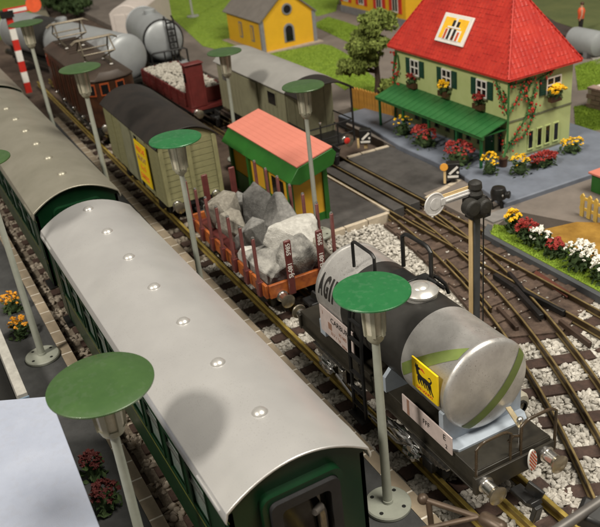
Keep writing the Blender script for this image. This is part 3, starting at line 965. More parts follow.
# ---------------------------------------------------------------- TANK WAGON
TW = thing('tank_wagon', 'black and silver tank wagon with yellow dog sign, ladder and front platform', 'wagon', (-14.65, yc(-14.65) + 0.07, 0), -0.018)
hx = 4.15
fr = MB().box(-hx, hx, -1.06, 1.06, 1.38, 1.5)
fr.build('deck', FRAMEP, TW, bevel=0.015)
sl = MB()
for s in (-1, 1):
    sl.box(-hx, hx, s * 1.0 - 0.03, s * 1.0 + 0.03, 0.98, 1.379)
    sl.box(-hx, hx, min(s * 0.92, s * 1.1), max(s * 0.92, s * 1.1), 0.93, 0.979)
for s in (-1, 1):
    sl.box(s * hx - 0.06, s * hx + 0.06, -1.12, 1.12, 0.9, 1.379)
sl.build('frame', FRAMEP, TW, bevel=0.012)
for x in (-2.6, 2.4):
    wheelset(TW, x)
    for s in (-1, 1):
        ab = MB().box(x - 0.2, x + 0.2, min(s * 0.96, s * 1.16), max(s * 0.96, s * 1.16), 0.3, 0.62).box(x - 0.06, x - 0.0, min(s * 1.0, s * 1.05), max(s * 1.0, s * 1.05), 0.2, 0.95).prism([(x - 0.6, 0.9), (x - 0.2, 0.28), (x + 0.2, 0.28), (x + 0.6, 0.9)], 0, 0.01, 'z') if False else MB().box(x - 0.2, x + 0.2, min(s * 0.96, s * 1.16), max(s * 0.96, s * 1.16), 0.3, 0.62)
        ab.build('axle_box', BLACKM, TW, bevel=0.03)
        sp = MB()
        for k in range(4):
            sp.box(x - 0.75 + 0.14 * k, x + 0.75 - 0.14 * k, min(s * 1.03, s * 1.12), max(s * 1.03, s * 1.12), 0.84 - 0.055 * k - 0.05, 0.84 - 0.055 * k)
        sp.build('leaf_spring', mat('shiny spring', (0.3, 0.29, 0.27), 0.22, metal=0.9, var=0.5, scale=9), TW)
for s in (-1, 1):
    MB().tube([(-1.9, s * 1.18, 0.55), (-0.8, s * 1.2, 0.32), (1.2, s * 1.2, 0.32), (1.7, s * 1.18, 0.6)], 0.05, 8).build('brake_rod', mat('crumpled tin', (0.6, 0.6, 0.6), 0.2, metal=1.0, var=0.3, scale=8), TW)
    for x in (-1.75, 1.55):
        MB().box(x - 0.12, x + 0.12, min(s * 1.0, s * 1.14), max(s * 1.0, s * 1.14), 0.3, 0.8).build('brake_hanger', CHROME, TW, bevel=0.03)
def crumple(c, size, seed, name, m):
    r2 = np.random.default_rng(seed)
    bv, bf = ICO[2]
    q = bv * (1 + r2.normal(scale=0.16, size=(len(bv), 1))) * np.array(size)
    return MB().add([tuple(p) for p in q], [tuple(t) for t in bf]).build(name, m, TW, c, smooth=0)
FOIL = mat('crumpled bright tin', (0.7, 0.7, 0.7), 0.18, metal=1.0, var=0.1)
crumple((1.35, -1.12, 0.62), (0.75, 0.14, 0.17), 4, 'axle_spring', FOIL)
crumple((1.75, -1.16, 0.42), (0.3, 0.16, 0.22), 5, 'axle_spring', FOIL)
crumple((-2.55, -1.14, 0.5), (0.4, 0.14, 0.2), 6, 'axle_spring', FOIL)
for s in (-1, 1):
    buffers(TW, s * (hx + 0.06), s, 1.14)
    coupler(TW, s * (hx + 0.06), s)

TR, TZ = 1.13, 2.82          # tank radius and axis height
xa, xb, xc, xd = -2.75, -1.4, 1.45, 3.1
def shell(x0, x1, m, name, extra=0.0):
    return MB().lathe([(TR + extra, 0), (TR + extra, x1 - x0)], (x0, 0, TZ), (1, 0, 0), 64, cap=False).build(name, m, TW, smooth=50)
BULGE = 0.15
tk = MB()
profL = [(0.0001, -BULGE)] + [(TR * math.sin(a), -BULGE * math.cos(a)) for a in np.linspace(0.12, PI / 2 - 0.12, 9)] + [(TR * 0.998, -0.02), (TR + 0.02, 0.0), (TR + 0.02, 0.1), (TR, 0.115), (TR, xb - xa)]
MB().lathe(profL, (xa, 0, TZ), (1, 0, 0), 64, cap=False).build('tank_end', TANKS, TW, smooth=50)
shell(xb, xc, TANKB, 'tank_barrel', 0.004)
profR = [(TR + 0.008, 0), (TR + 0.008, xd - xc - 0.02), (TR + 0.03, xd - xc), (TR + 0.03, xd - xc + 0.05), (TR, xd - xc + 0.08)] + [(TR * math.cos(a) , xd - xc + 0.08 + BULGE * math.sin(a)) for a in np.linspace(0.1, PI / 2 - 0.08, 9)] + [(0.0001, xd - xc + 0.08 + BULGE)]
MB().lathe(profR, (xc, 0, TZ), (1, 0, 0), 64, cap=False).build('tank_end', TANKS, TW, smooth=50)
# green stripe on barrel: theta 0 = -y side, 90 = top
def bar_pt(x, th, e=0.016):
    return (x, -(TR + e) * math.cos(th), TZ + (TR + e) * math.sin(th))
sv, sf = [], []
for i in range(25):
    u = i / 24
    x = xc + 0.05 + u * (xd - xc - 0.1)
    th = math.radians(-4 + 66 * u)
    w = 0.16
    sv += [bar_pt(x, th - w), bar_pt(x, th, 0.018), bar_pt(x, th + w)]
    if i: sf += [(3 * i - 3, 3 * i, 3 * i + 1, 3 * i - 2), (3 * i - 2, 3 * i + 1, 3 * i + 2, 3 * i - 1)]
MB().add(sv, sf).build('green_stripe', LIME, TW, smooth=60)
def cap_pt(y, z, e=0.012):
    r = min(1.0, math.hypot(y, z) / TR)
    return (xd + 0.08 + BULGE * math.sqrt(max(0.0, 1 - r * r)) + e, y, TZ + z)
sv, sf = [], []
for i in range(29):
    u = i / 28
    a = Vector((-0.7, -0.95)).lerp(Vector((1.02, 0.66)), u)
    nrm = Vector((-(0.66 + 0.95), 1.02 + 0.7)).normalized()
    bow = -0.2 * math.sin(PI * u)
    for k in (-0.13, 0.0, 0.13):
        p = a + nrm * (k + bow)
        l = p.length
        if l > TR * 0.985: p = p * (TR * 0.985 / l)
        sv.append(cap_pt(p.x, p.y))
    if i: sf += [(3 * i - 3, 3 * i, 3 * i + 1, 3 * i - 2), (3 * i - 2, 3 * i + 1, 3 * i + 2, 3 * i - 1)]
MB().add(sv, sf).build('green_stripe', LIME, TW, smooth=60)
# cradles
def cradle(x, w, m, name):
    hz_ = 2.4 if x > 2 else 1.95
    pts = [(-1.12, 1.502), (1.12, 1.502), (1.12, hz_)]
    for i in range(17):
        a = (-0.36 if x > 2 else -0.62) - (PI - (0.72 if x > 2 else 1.24)) * i / 16
        pts.append(((TR + 0.015) * math.cos(a), TZ + (TR + 0.015) * math.sin(a)))
    pts.append((-1.12, hz_))
    MB().prism(pts, x - w / 2, x + w / 2, 'x').build(name, m, TW)
cradle(2.98, 0.16, SADDLE, 'saddle')
cradle(0.6, 0.12, SADDLE, 'saddle')
cradle(-2.6, 0.3, SADDLE, 'saddle')
MB().prism([(2.45, -1.12), (3.2, -1.12), (3.42, -0.95), (3.42, 1.0), (3.2, 1.12), (2.45, 1.12)], 1.502, 1.56).build('saddle_plate', SADDLE, TW)
# hatch dome, walkway, rails
dm = MB().lathe([(0.4, -0.14), (0.4, 0.06), (0.44, 0.08), (0.44, 0.13), (0.36, 0.2), (0.22, 0.235), (0.2, 0.26), (0.11, 0.3), (0.0001, 0.31)], (0.62, 0.05, TZ + TR), (0, 0, 1), 36).build('hatch', HATCH, TW)
wk = MB().box(-0.55, 0.14, -0.1, 0.32, TZ + TR + 0.1, TZ + TR + 0.15).box(-0.5, -0.42, 0.0, 0.2, TZ + TR - 0.1, TZ + TR + 0.1)
wk.build('walkway', BLACKM, TW, bevel=0.02)
MB().box(-0.2, 0.28, 0.36, 0.78, TZ + TR - 0.06, TZ + TR + 0.0).build('walkway', BLACKM, TW, bevel=0.02)
def loop(p0, p1, hgt, r, m, name, bend=0.14):
    p0, p1 = Vector(p0), Vector(p1)
    up = Vector((0, 0, hgt))
    d = (p1 - p0).normalized() * bend
    MB().tube([p0, p0 + up * 0.5, p0 + up - Vector((0, 0, bend)), p0 + up + d - Vector((0, 0, bend * 0.25)), p0 + up + d * 2, p1 + up - d * 2, p1 + up - d - Vector((0, 0, bend * 0.25)), p1 + up - Vector((0, 0, bend)), p1 + up * 0.5, p1], r, 10).build(name, m, TW)
loop((-1.6, -0.5, TZ + 1.12), (-0.55, -0.5, TZ + 1.12), 0.78, 0.045, BLACKM, 'handrail', 0.08)
loop((-0.85, 0.55, TZ + 1.1), (0.28, 0.62, TZ + 1.08), 1.0, 0.055, BLACKM, 'handrail', 0.12)
MB().tube([(0.1, 0.72, TZ + 1.22), (0.3, 0.78, TZ + 1.2), (0.38, 0.95, TZ + 1.0), (0.4, 1.05, TZ + 0.7)], 0.05, 8).build('handrail', BLACKM, TW)
MB().tube([(0.24, 0.55, TZ + 1.24), (0.5, 0.6, TZ + 1.2), (0.55, 0.8, TZ + 1.0)], 0.05, 8).build('handrail', BLACKM, TW)
# ladder on the left side
ld = MB()
lx0, lx1 = -0.72, -0.12
def lp(t):                # from footstep up over the barrel
    return Vector((0, -1.32 + 0.42 * max(0, t - 0.55) ** 1.3 * 1.2, 0.15 + 3.75 * t))
for lx in (lx0, lx1):
    ld.tube([Vector((lx, 0, 0)) + lp(t / 8) for t in range(9)], 0.055, 6)
ld.build('ladder', BLACKM, TW)
for k in range(7):
    p = lp((k + 0.6) / 7.2)
    MB().box(lx0, lx1, p.y - 0.05, p.y + 0.05, p.z - 0.025, p.z + 0.025).build('rung', BLACKM, TW)
MB().box(lx0 - 0.05, lx1 + 0.05, -1.5, -1.2, 0.1, 0.15).build('footstep', BLACKM, TW)

# lettering and placards
YS = -1.13
def placard(x0, x1, z0, z1, y, m=PAPER, th=0.03):
    return MB().box(x0, x1, y - th, y, z0, z1).build('placard', m, TW, bevel=0.008)
RX = (PI / 2, 0, 0)          # text upright, facing -y
pc = placard(-2.6, -0.78, 1.72, 2.55, YS)
for (s, x, z, sz) in (('1', -2.42, 2.36, 0.17), ('CARBURE', -1.45, 2.33, 0.24), ('FS 085', -1.35, 2.07, 0.15), ('33.7 t  Lp', -1.75, 1.89, 0.14), ('785hl', -1.3, 1.79, 0.12)):
    txt(s, sz, INKBR if sz < 0.21 else INK, 'lettering', pc, (x, YS - 0.034, z), RX)
pc2 = placard(1.45, 3.42, 1.5, 2.0, YS)
for (s, x, z, sz) in (('FFF', 2.45, 1.76, 0.2), ('E', 3.15, 1.84, 0.22), ('2', 3.22, 1.62, 0.16)):
    txt(s, sz, INK, 'lettering', pc2, (x, YS - 0.034, z), RX)
MB().box(1.66, 1.76, YS - 0.034, YS - 0.031, 1.52, 1.98).build('printed_band', INKBR, pc2)
MB().box(-2.14, -1.94, YS - 0.034, YS - 0.031, 1.98, 2.2).build('printed_block', INKBR, pc)
# AGIP letters bent round the silver end
def bend_letter(ch, cxl, width, height, th0):
    t = txt(ch, 1.0, INK, 'lettering', TW, (0, 0, 0), (0, 0, 0), 0.004, bold=0.035)
    me = t.data
    bm = bmesh.new()
    bm.from_mesh(me)
    ys = [v.co.y for v in bm.verts]
    xs = [v.co.x for v in bm.verts]
    y0, y1, x0, x1 = min(ys), max(ys), min(xs), max(xs)
    for k in range(1, 14):
        bmesh.ops.bisect_plane(bm, geom=bm.verts[:] + bm.edges[:] + bm.faces[:], plane_co=(0, y0 + (y1 - y0) * k / 14, 0), plane_no=(0, 1, 0))
    for v in bm.verts:
        th = th0 + (v.co.y - y0) / (y1 - y0) * height / TR
        v.co = Vector(bar_pt(cxl + ((v.co.x - x0) / (x1 - x0) - 0.5) * width, th, 0.012 + v.co.z))
    bm.to_mesh(me)
    bm.free()
    me.update()
for ch, cxl, wd in (('A', -2.5, 0.22), ('G', -2.22, 0.22), ('I', -2.0, 0.075), ('P', -1.77, 0.2)):
    bend_letter(ch, cxl, wd, 0.66, math.radians(4))
# yellow dog sign
SGX0, SGX1, SGZ0, SGZ1 = 2.02, 3.0, 2.64, 3.46
SGY = -TR - 0.02
sg = MB().box(SGX0, SGX1, SGY - 0.06, SGY - 0.015, SGZ0, SGZ1).build('sign', SIGNY, TW, bevel=0.008)
MB().box(SGX0 + 0.3, SGX0 + 0.45, SGY - 0.014, SGY + 0.1, SGZ0 + 0.2, SGZ0 + 0.4).build('bracket', BLACKM, sg)
def sgp(u, v): return (SGX0 + u * (SGX1 - SGX0), SGZ0 + v * (SGZ1 - SGZ0))
def flat(pts, m, name, e=0.006):
    pp = [sgp(*p) for p in pts]
    a = sum(pp[i - 1][0] * pp[i][1] - pp[i][0] * pp[i - 1][1] for i in range(len(pp)))
    if a < 0: pp.reverse()
    n = len(pp)
    y1, y0 = SGY - 0.061, SGY - 0.061 - e
    vs = [(p[0], y1, p[1]) for p in pp] + [(p[0], y0, p[1]) for p in pp]
    fs = [tuple(range(n, 2 * n)), tuple(range(n - 1, -1, -1))] + [(i, (i + 1) % n, n + (i + 1) % n, n + i) for i in range(n)]
    return MB().add(vs, fs)
def limb(p, w):            # tapering stroke on the sign
    L_, R_ = [], []
    for i, (u, v) in enumerate(p):
        a, b = p[max(i - 1, 0)], p[min(i + 1, len(p) - 1)]
        d = Vector((b[0] - a[0], b[1] - a[1])).normalized()
        ww = w[i]
        L_.append((u - d.y * ww, v + d.x * ww)); R_.append((u + d.y * ww, v - d.x * ww))
    return L_ + R_[::-1]
dog = MB()
def dadd(pts):
    q = flat(pts, INK, '')
    dog.add(q.v, q.f)
dadd([(0.24, 0.60), (0.30, 0.62), (0.42, 0.58), (0.56, 0.60), (0.70, 0.58), (0.76, 0.50), (0.74, 0.40), (0.66, 0.40), (0.56, 0.46), (0.42, 0.45), (0.30, 0.44), (0.24, 0.50)])
dadd(limb([(0.27, 0.55), (0.23, 0.68), (0.22, 0.80)], [0.07, 0.05, 0.05]))
dadd([(0.14, 0.76), (0.20, 0.74), (0.27, 0.72), (0.35, 0.78), (0.34, 0.83), (0.27, 0.82), (0.26, 0.90), (0.22, 0.85), (0.18, 0.90), (0.16, 0.83)])
for (a, b, c) in (((0.27, 0.48), (0.26, 0.36), (0.30, 0.26)), ((0.34, 0.47), (0.36, 0.36), (0.42, 0.28)), ((0.46, 0.48), (0.47, 0.38), (0.53, 0.27)), ((0.54, 0.48), (0.57, 0.38), (0.63, 0.27)), ((0.66, 0.45), (0.68, 0.33), (0.74, 0.2)), ((0.72, 0.46), (0.76, 0.34), (0.84, 0.2))):
    dadd(limb([a, b, c], [0.045, 0.026, 0.016]))
dadd(limb([(0.72, 0.56), (0.78, 0.66), (0.72, 0.74), (0.66, 0.70)], [0.03, 0.022, 0.02, 0.015]))
dog.build('dog_emblem', INK, sg, smooth=0)
flat(limb([(0.34, 0.80), (0.42, 0.82), (0.52, 0.76)], [0.02, 0.04, 0.01]), INKR, '').build('flame', INKR, sg, smooth=0)
txt('GAS LIQUIDO', 0.1, INKR, 'lettering', sg, (*[(SGX0 + SGX1) / 2], SGY - 0.064, SGZ0 + 0.1), RX)

dv = MB().lathe([(0.0001, 0), (0.3, 0.02), (0.34, 0.1), (0.34, 0.7), (0.28, 0.78)], (2.1, 1.22, 1.42), (1, 0.1, 0), 20, cap=True).build('drain_valve', mat('pale beige casting', (0.42, 0.39, 0.31), 0.6), TW)
MB().lathe([(0.12, 0), (0.17, 0.0), (0.17, 0.06), (0.12, 0.06)], (2.88, 1.3, 1.42), (1, 0.1, 0), 18, cap=False).build('valve_ring', BLACKM, dv)
# front platform: railings, brake handle, striped plate
loop((hx - 0.02, -1.04, 1.05), (hx - 0.02, -0.1, 1.05), 1.2, 0.035, BROWNG, 'railing', 0.12)
loop((hx - 0.02, 0.2, 1.05), (hx - 0.02, 1.2, 1.05), 1.25, 0.038, BROWNG, 'railing', 0.12)
MB().tube([(hx - 0.05, -0.15, 1.9), (hx - 0.04, 0.0, 2.0), (hx - 0.05, 0.2, 1.9)], 0.033, 8).build('railing', BROWNG, TW)
MB().box(hx - 0.12, hx - 0.02, -1.04, 1.04, 1.35, 1.52).build('step_board', FRAMEP, TW)
br = MB().obox((hx - 0.5, 0.42, 2.02), (0.66, 0.13, 0.04), (0, 0.12, -0.25)).build('brake_handle', mat('worn brass lever', (0.5, 0.42, 0.27), 0.35, metal=0.6, var=0.2), TW, bevel=0.01)
MB().cyl((hx - 0.25, 0.36, 1.5), (hx - 0.25, 0.36, 2.1), 0.04).ball((hx - 0.25, 0.36, 2.14), 0.08, 12).build('brake_spindle', CHROME, br)
# oval plate striped red and white
dp = MB().lathe([(0.0001, 0), (0.22, 0.0), (0.23, 0.02), (0.22, 0.04), (0.0001, 0.04)], (0, 0, 0), (1, 0, 0), 28, cap=False).build('warning_plate', WHITE, TW, (hx + 0.1, 0.42, 1.2), (0.25, 0, 0.3))
dp.scale = (1, 0.72, 1.6)
for k in range(-3, 4):
    c = k * 0.065
    hw = math.sqrt(max(0.0, 0.2 ** 2 - c ** 2))
    MB().obox((0.044, 0, 0), (0.006, hw * 2 * 0.98, 0.03), (0, 0, 0)).build('red_stripe', INKR, dp, (0, c * math.sin(0.9), c * math.cos(0.9)), (-0.9 + PI, 0, 0))

# ---------------------------------------------------------------- STAKE WAGON
SX0, SX1 = -27.6, -20.75
scx = (SX0 + SX1) / 2
SW = thing('stake_wagon', 'orange and oxide red stake wagon loaded with big rocks', 'wagon', (scx, yc(scx) + 0.17, 0), -0.018)
sh, sw = (SX1 - SX0) / 2, 1.33
MB().box(-sh, sh, -sw + 0.05, sw - 0.05, 1.08, 1.2).build('floor', OXIDE, SW)
for s in (-1, 1):
    nb = 6
    bl = 2 * sh / nb
    for k in range(nb):
        MB().box(-sh + k * bl + 0.03, -sh + (k + 1) * bl - 0.03, s * sw - 0.05, s * sw + 0.05, 1.0, 1.48).build('side_board', ORANGE, SW, bevel=0.015)
    for sy0, sy1 in ((-sw + 0.06, -0.6), (-0.4, 0.54), (0.74, sw - 0.06)):
        MB().box(s * sh - 0.06, s * sh + 0.06, sy0, sy1, 1.0, 1.48).build('end_board', ORANGE, SW, bevel=0.015)
    MB().box(-sh, sh, min(s * 0.9, s * 1.0), max(s * 0.9, s * 1.0), 0.8, 1.079).build('sole_bar', BLACKM, SW)
    for k in range(7):
        x = -sh + 0.42 + k * (2 * sh - 0.84) / 6
        st = MB().box(x - 0.07, x + 0.07, s * (sw + 0.09) - 0.045, s * (sw + 0.09) + 0.045, 0.95, 3.06).build('stake', OXIDE2, SW, bevel=0.02)
        MB().box(x - 0.12, x + 0.12, s * (sw + 0.07) - 0.09, s * (sw + 0.07) + 0.09, 1.0, 1.5).build('stake_pocket', OXIDE, st)
        MB().ball((x, s * (sw + 0.09), 3.07), 0.06, 8).build('stake_tip', CHROME, st)
    for yy in (-0.5, 0.64):
        es = MB().box(s * (sh + 0.09) - 0.05, s * (sh + 0.09) + 0.05, yy - 0.125, yy + 0.125, 0.95, 2.9).build('end_stake', OXIDE, SW, bevel=0.04)
        for sd_ in ((1,) if s > 0 else ()):
            txt('S985', 0.22, WHITE, 'lettering', es, (s * (sh + 0.143), yy, 2.6), (PI / 2, -PI / 2, PI / 2))
            txt('SJ-081', 0.22, WHITE, 'lettering', es, (s * (sh + 0.143), yy, 1.85), (PI / 2, -PI / 2, PI / 2))
    buffers(SW, s * (sh + 0.04), s, 1.0)
    coupler(SW, s * sh, s)
for x in (-2.2, 2.2):
    wheelset(SW, x)
    for s in (-1, 1):
        MB().box(x - 0.2, x + 0.2, min(s * 0.95, s * 1.12), max(s * 0.95, s * 1.12), 0.3, 0.62).box(x - 0.6, x + 0.6, min(s * 1.0, s * 1.08), max(s * 1.0, s * 1.08), 0.66, 0.78).build('axle_box', BLACKM, SW)

def rock(c, size, rot, m, label, seed):
    rg2 = np.random.default_rng(seed * 7 + 1)
    bm = bmesh.new()
    for _k in range(15):                      # corners of a broken block, then its hull
        p = rg2.uniform(-1, 1, 3)
        p /= max(abs(p)) ** 0.75 * np.linalg.norm(p) ** 0.25
        bm.verts.new(p * rg2.uniform(0.8, 1.0))
    h_ = bmesh.ops.convex_hull(bm, input=bm.verts[:])
    bmesh.ops.delete(bm, geom=list({g for g in h_['geom_interior'] if isinstance(g, bmesh.types.BMVert)}), context='VERTS')
    bmesh.ops.dissolve_limit(bm, angle_limit=math.radians(14), verts=bm.verts[:], edges=bm.edges[:])
    bmesh.ops.bevel(bm, geom=bm.edges[:], offset=0.035, segments=1, affect='EDGES')
    bmesh.ops.triangulate(bm, faces=bm.faces[:])
    for _k in range(3):
        bmesh.ops.subdivide_edges(bm, edges=[e for e in bm.edges if e.calc_length() > 0.16], cuts=1, use_grid_fill=False)
        bmesh.ops.triangulate(bm, faces=bm.faces[:])
    bm.verts.index_update()
    q = np.array([v.co[:] for v in bm.verts])
    bf = [[v.index for v in f.verts] for f in bm.faces]
    bm.free()
    offv = Vector(rg2.uniform(0, 50, 3))
    for i in range(len(q)):
        p = Vector(q[i])
        q[i] *= 1 + 0.035 * noise.fractal(p * 2.2 + offv, 0.8, 2.1, 4) + 0.014 * noise.noise(p * 9 + offv)
    q = q * np.array(size) * 1.02
    em = np.array(Euler(rot).to_matrix())
    q = q @ em.T + np.array(c)
    yw = yc(c[0]) + 0.17                      # lies on the floor and leans on the stakes
    q[:, 1] = np.clip(q[:, 1], yw - 1.28 + 0.02 * (q[:, 2] - 1.2), yw + 1.28)
    q[:, 0] = np.clip(q[:, 0], SX0 + 0.05, SX1 - 0.07)
    q[:, 2] = np.maximum(q[:, 2], 1.205)
    q -= np.array(c)
    rot = (0, 0, 0)
    mb = MB().add([tuple(p) for p in q], [tuple(t) for t in bf])
    o = mb.build('rock', m, None, c, rot, smooth=16)
    return tag(o, label, 'rock', 'rocks loaded on the stake wagon')
W0 = Vector((scx, yc(scx) + 0.05, 0))
rock((-25.2, 10.5, 2.0), (1.15, 0.9, 0.9), (0.3, 0.2, 0.5), RSTONE[0], 'large dark grey rock, tallest on the stake wagon', 11)
rock((-23.9, 10.75, 1.95), (0.95, 0.85, 0.8), (0.2, 0.5, 0.2), RSTONE[1], 'plain grey rock behind the white rock on the stake wagon', 12)
rock((-22.3, 10.45, 2.05), (1.1, 0.9, 0.8), (0.1, 0.1, 0.9), RSTONE[2], 'nearly white rock in the middle of the stake wagon', 13)
rock((-26.3, 9.7, 1.85), (0.8, 0.65, 0.8), (0.2, 0.1, 0.4), RSTONE[3], 'tan rock at the far left corner of the stake wagon', 14)
rock((-24.9, 9.5, 1.75), (0.75, 0.55, 0.85), (0.4, 0.3, 0.7), RSTONE[3], 'cream slab of rock standing behind the left stakes', 15)
rock((-23.6, 9.55, 1.85), (0.6, 0.5, 0.95), (0.1, 0.25, 0.2), RSTONE[1], 'narrow upright grey rock between left stakes and white rock', 16)
rock((-22.1, 9.4, 1.6), (1.05, 0.75, 0.7), (0.2, 0.1, 0.2), RSTONE[4], 'wide mottled rock along the near left side of the stake wagon', 17)
rock((-21.5, 10.15, 1.7), (0.8, 0.85, 0.85), (0.4, 0.3, 1.3), RSTONE[4], 'big streaked grey rock just behind the lettered end stakes', 18)
rock((-21.6, 11.05, 1.7), (0.75, 0.55, 0.75), (0.2, 0.2, 0.3), RSTONE[3], 'tan grey rock against the right side of the stake wagon', 19)
rock((-23.3, 11.1, 1.6), (0.8, 0.45, 0.65), (0.2, 0.0, 0.3), RSTONE[1], 'pale grey rock low against the right hand stakes', 20)
rock((-22.9, 9.05, 1.5), (0.5, 0.35, 0.5), (0.1, 0.3, 0.3), RSTONE[2], 'small pale rock wedged against the left stakes', 21)
rock((-26.5, 10.7, 1.7), (0.6, 0.6, 0.65), (0.3, 0.1, 0.9), RSTONE[1], 'shaded grey rock at the far end under the end stakes', 22)

# ---------------------------------------------------------------- OLIVE VAN WITH BLACK ROOF
def van_body(root, h, w, z0, z1, m, plank=0.26, name='plank', gap=0.02, ends=(-1, 1), sides=(-1, 1), vertical=False):
    """box body clad in separate boards"""
    core = MB().box(-h + 0.04, h - 0.04, -w + 0.04, w - 0.04, z0, z1).build('body', m, root)
    n = int((z1 - z0) / plank)
    p = (z1 - z0) / n
    for s in ends:
        me = MB().box(-0.03, 0.03, -w + 0.2, w - 0.2, gap / 2, p - gap / 2).mesh('end_board', m)
        for k in range(n):
            o = bpy.data.objects.new(name, me)
            col.objects.link(o); o.parent = root
            o.location = (s * (h - 0.02), 0, z0 + k * p)
        for yy in (-w + 0.1, 0, w - 0.1):
            MB().box(s * (h + 0.015) - 0.05, s * (h + 0.015) + 0.05, yy - 0.09, yy + 0.09, z0, z1).build('end_post', m, root, bevel=0.015)
    for s in sides:
        if vertical:
            nn = int(2 * h / 0.42)
            pp = 2 * h / nn
            me = MB().box(gap / 2, pp - gap / 2, -0.03, 0.03, z0, z1).mesh('side_board', m)
            for k in range(nn):
                o = bpy.data.objects.new(name, me)
                col.objects.link(o); o.parent = root
                o.location = (-h + k * pp, s * (w - 0.02), 0)
        else:
            me = MB().box(-h, h, -0.03, 0.03, gap / 2, p - gap / 2).mesh('side_board', m)
            for k in range(n):
                o = bpy.data.objects.new(name, me)
                col.objects.link(o); o.parent = root
                o.location = (0, s * (w - 0.02), z0 + k * p)
    return core

def arc_roof(root, h, w, ze, zt, m, th=0.06, drop=0.0):
    prof = []
    N = 16
    for i in range(N + 1):
        a = w * (1 - 2 * i / N)
        prof.append((a, ze + (zt - ze) * (1 - abs(a / w) ** 2.2)))
    inner = [(y * 0.985, z - th) for (y, z) in prof[::-1]]
    return MB().prism(prof + inner, -h, h, 'x').build('roof', m, root, smooth=30, bevel=0.01)

def running_gear(root, h, xs, w=1.0):
    MB().box(-h, h, -w, w, 0.78, 0.95).build('underframe', BLACKM, root)
    for x in xs:
        wheelset(root, x)
        for s in (-1, 1):
            MB().box(x - 0.2, x + 0.2, min(s * 0.95, s * 1.12), max(s * 0.95, s * 1.12), 0.3, 0.62).box(x - 0.6, x + 0.6, min(s * 1.0, s * 1.08), max(s * 1.0, s * 1.08), 0.66, 0.78).build('axle_box', BLACKM, root)
    for s in (-1, 1):
        buffers(root, s * h, s, 0.95)
        coupler(root, s * h, s)

OVX0, OVX1 = -38.2, -30.1
ox = (OVX0 + OVX1) / 2
OV = thing('covered_van', 'olive boarded goods van with black roof and yellow poster on its door', 'wagon', (ox, yc(ox) - 0.03, 0), -0.018)
oh = (OVX1 - OVX0) / 2
van_body(OV, oh, 1.27, 0.96, 3.55, OLIVE, 0.25)
ep = []
for i in range(13):
    a = 1.2 * (1 - 2 * i / 12)
    ep.append((a, 3.5 + 0.5 * (1 - abs(a / 1.3) ** 2.2)))
for s in (-1, 1):
    MB().prism([(-1.2, 3.45), (1.2, 3.45)] + ep, min(s * oh, s * (oh - 0.05)), max(s * oh, s * (oh - 0.05)), 'x').build('gable', OLIVE, OV)
arc_roof(OV, oh + 0.1, 1.38, 3.5, 4.12, BLKROOF)
running_gear(OV, oh, (-2.4, 2.4))
for s in (-1, 1):
    for x in (-2.6, -1.3, 1.35, 2.6):
        MB().box(x - 0.08, x + 0.08, s * 1.27 - 0.04, s * 1.27 + 0.06, 0.96, 3.5).build('side_post', OLIVE, OV)
    dr = MB().box(-1.0, 1.0, min(s * 1.28, s * 1.35), max(s * 1.28, s * 1.35), 1.0, 3.35).build('sliding_door', OLIVE2, OV, bevel=0.02)
    MB().box(-1.2, 2.6, min(s * 1.3, s * 1.37), max(s * 1.3, s * 1.37), 3.36, 3.44).build('door_rail', OLIVE2, OV)
    MB().box(1.85, 2.35, min(s * 1.3, s * 1.32), max(s * 1.3, s * 1.32), 2.55, 3.1).build('vent_opening', DARKGL, OV)
ps = MB().box(1.2, 2.75, -1.42, -1.38, 1.35, 3.2).build('poster', SIGNY, OV)
for (s_, z, sz, m) in (('FRISCHE', 2.88, 0.36, SIGORA), ('FRUCHT', 2.48, 0.34, INKBR), ('6 x 6', 2.08, 0.36, SIGORA), ('EXPRESS', 1.65, 0.34, SIGORA)):
    txt(s_, sz, m, 'lettering', ps, (1.97, -1.425, z), RX, sx=0.9)
MB().box(0.62, 1.18, -1.345, -1.3, 1.0, 3.3).build('door_gap', DARKGL, OV)

# ---------------------------------------------------------------- GREY VAN WITH END PLATFORM
GV = thing('covered_van', 'grey green goods van with pale curved roof and open end platform', 'wagon', (-37.2, 17.4, 0), 0)
gh = 3.95
van_body(GV, gh, 1.27, 0.96, 3.5, OLIVE2, 0.26, vertical=True, ends=(-1,))
for k in range(6):
    y = -1.2 + k * 0.4
    MB().box(gh - 0.03, gh + 0.03, y + 0.01, y + 0.39, 0.96, 3.5).build('plank', OLIVE2, GV)
MB().box(gh + 0.032, gh + 0.07, -0.4, 0.4, 0.98, 3.2).build('end_door', OLIVE2, GV, bevel=0.015)
arc_roof(GV, gh + 0.2, 1.4, 3.45, 4.0, GREYROOF)
rp_ = arc_roof(GV, 0.85, 1.38, 3.44, 3.98, BLKROOF, 0.07)
rp_.location = (gh + 1.06, 0, 0)
rp_.name = 'platform_roof'
gab = [(-1.2, 3.45), (1.2, 3.45)] + [(1.2 * (1 - 2 * i / 12), 3.42 + 0.5 * (1 - abs(0.9 * (1 - 2 * i / 12)) ** 2.2)) for i in range(13)]
for s in (-1, 1):
    MB().prism(gab, min(s * gh, s * (gh - 0.05)), max(s * gh, s * (gh - 0.05)), 'x').build('gable', OLIVE2, GV)
MB().box(gh, gh + 1.85, -1.2, 1.2, 0.85, 0.97).build('platform_floor', BLACKM, GV)
for yy in (-1.25, 1.25):
    MB().cyl((gh + 1.8, yy, 0.9), (gh + 1.8, yy, 3.5), 0.05, n=8).build('roof_post', BLACKM, GV)
rl = MB()
for z in (1.35, 1.95):
    rl.tube([(gh + 0.05, -1.22, z), (gh + 1.78, -1.22, z), (gh + 1.78, 1.22, z), (gh + 0.05, 1.22, z)], 0.035, 6)
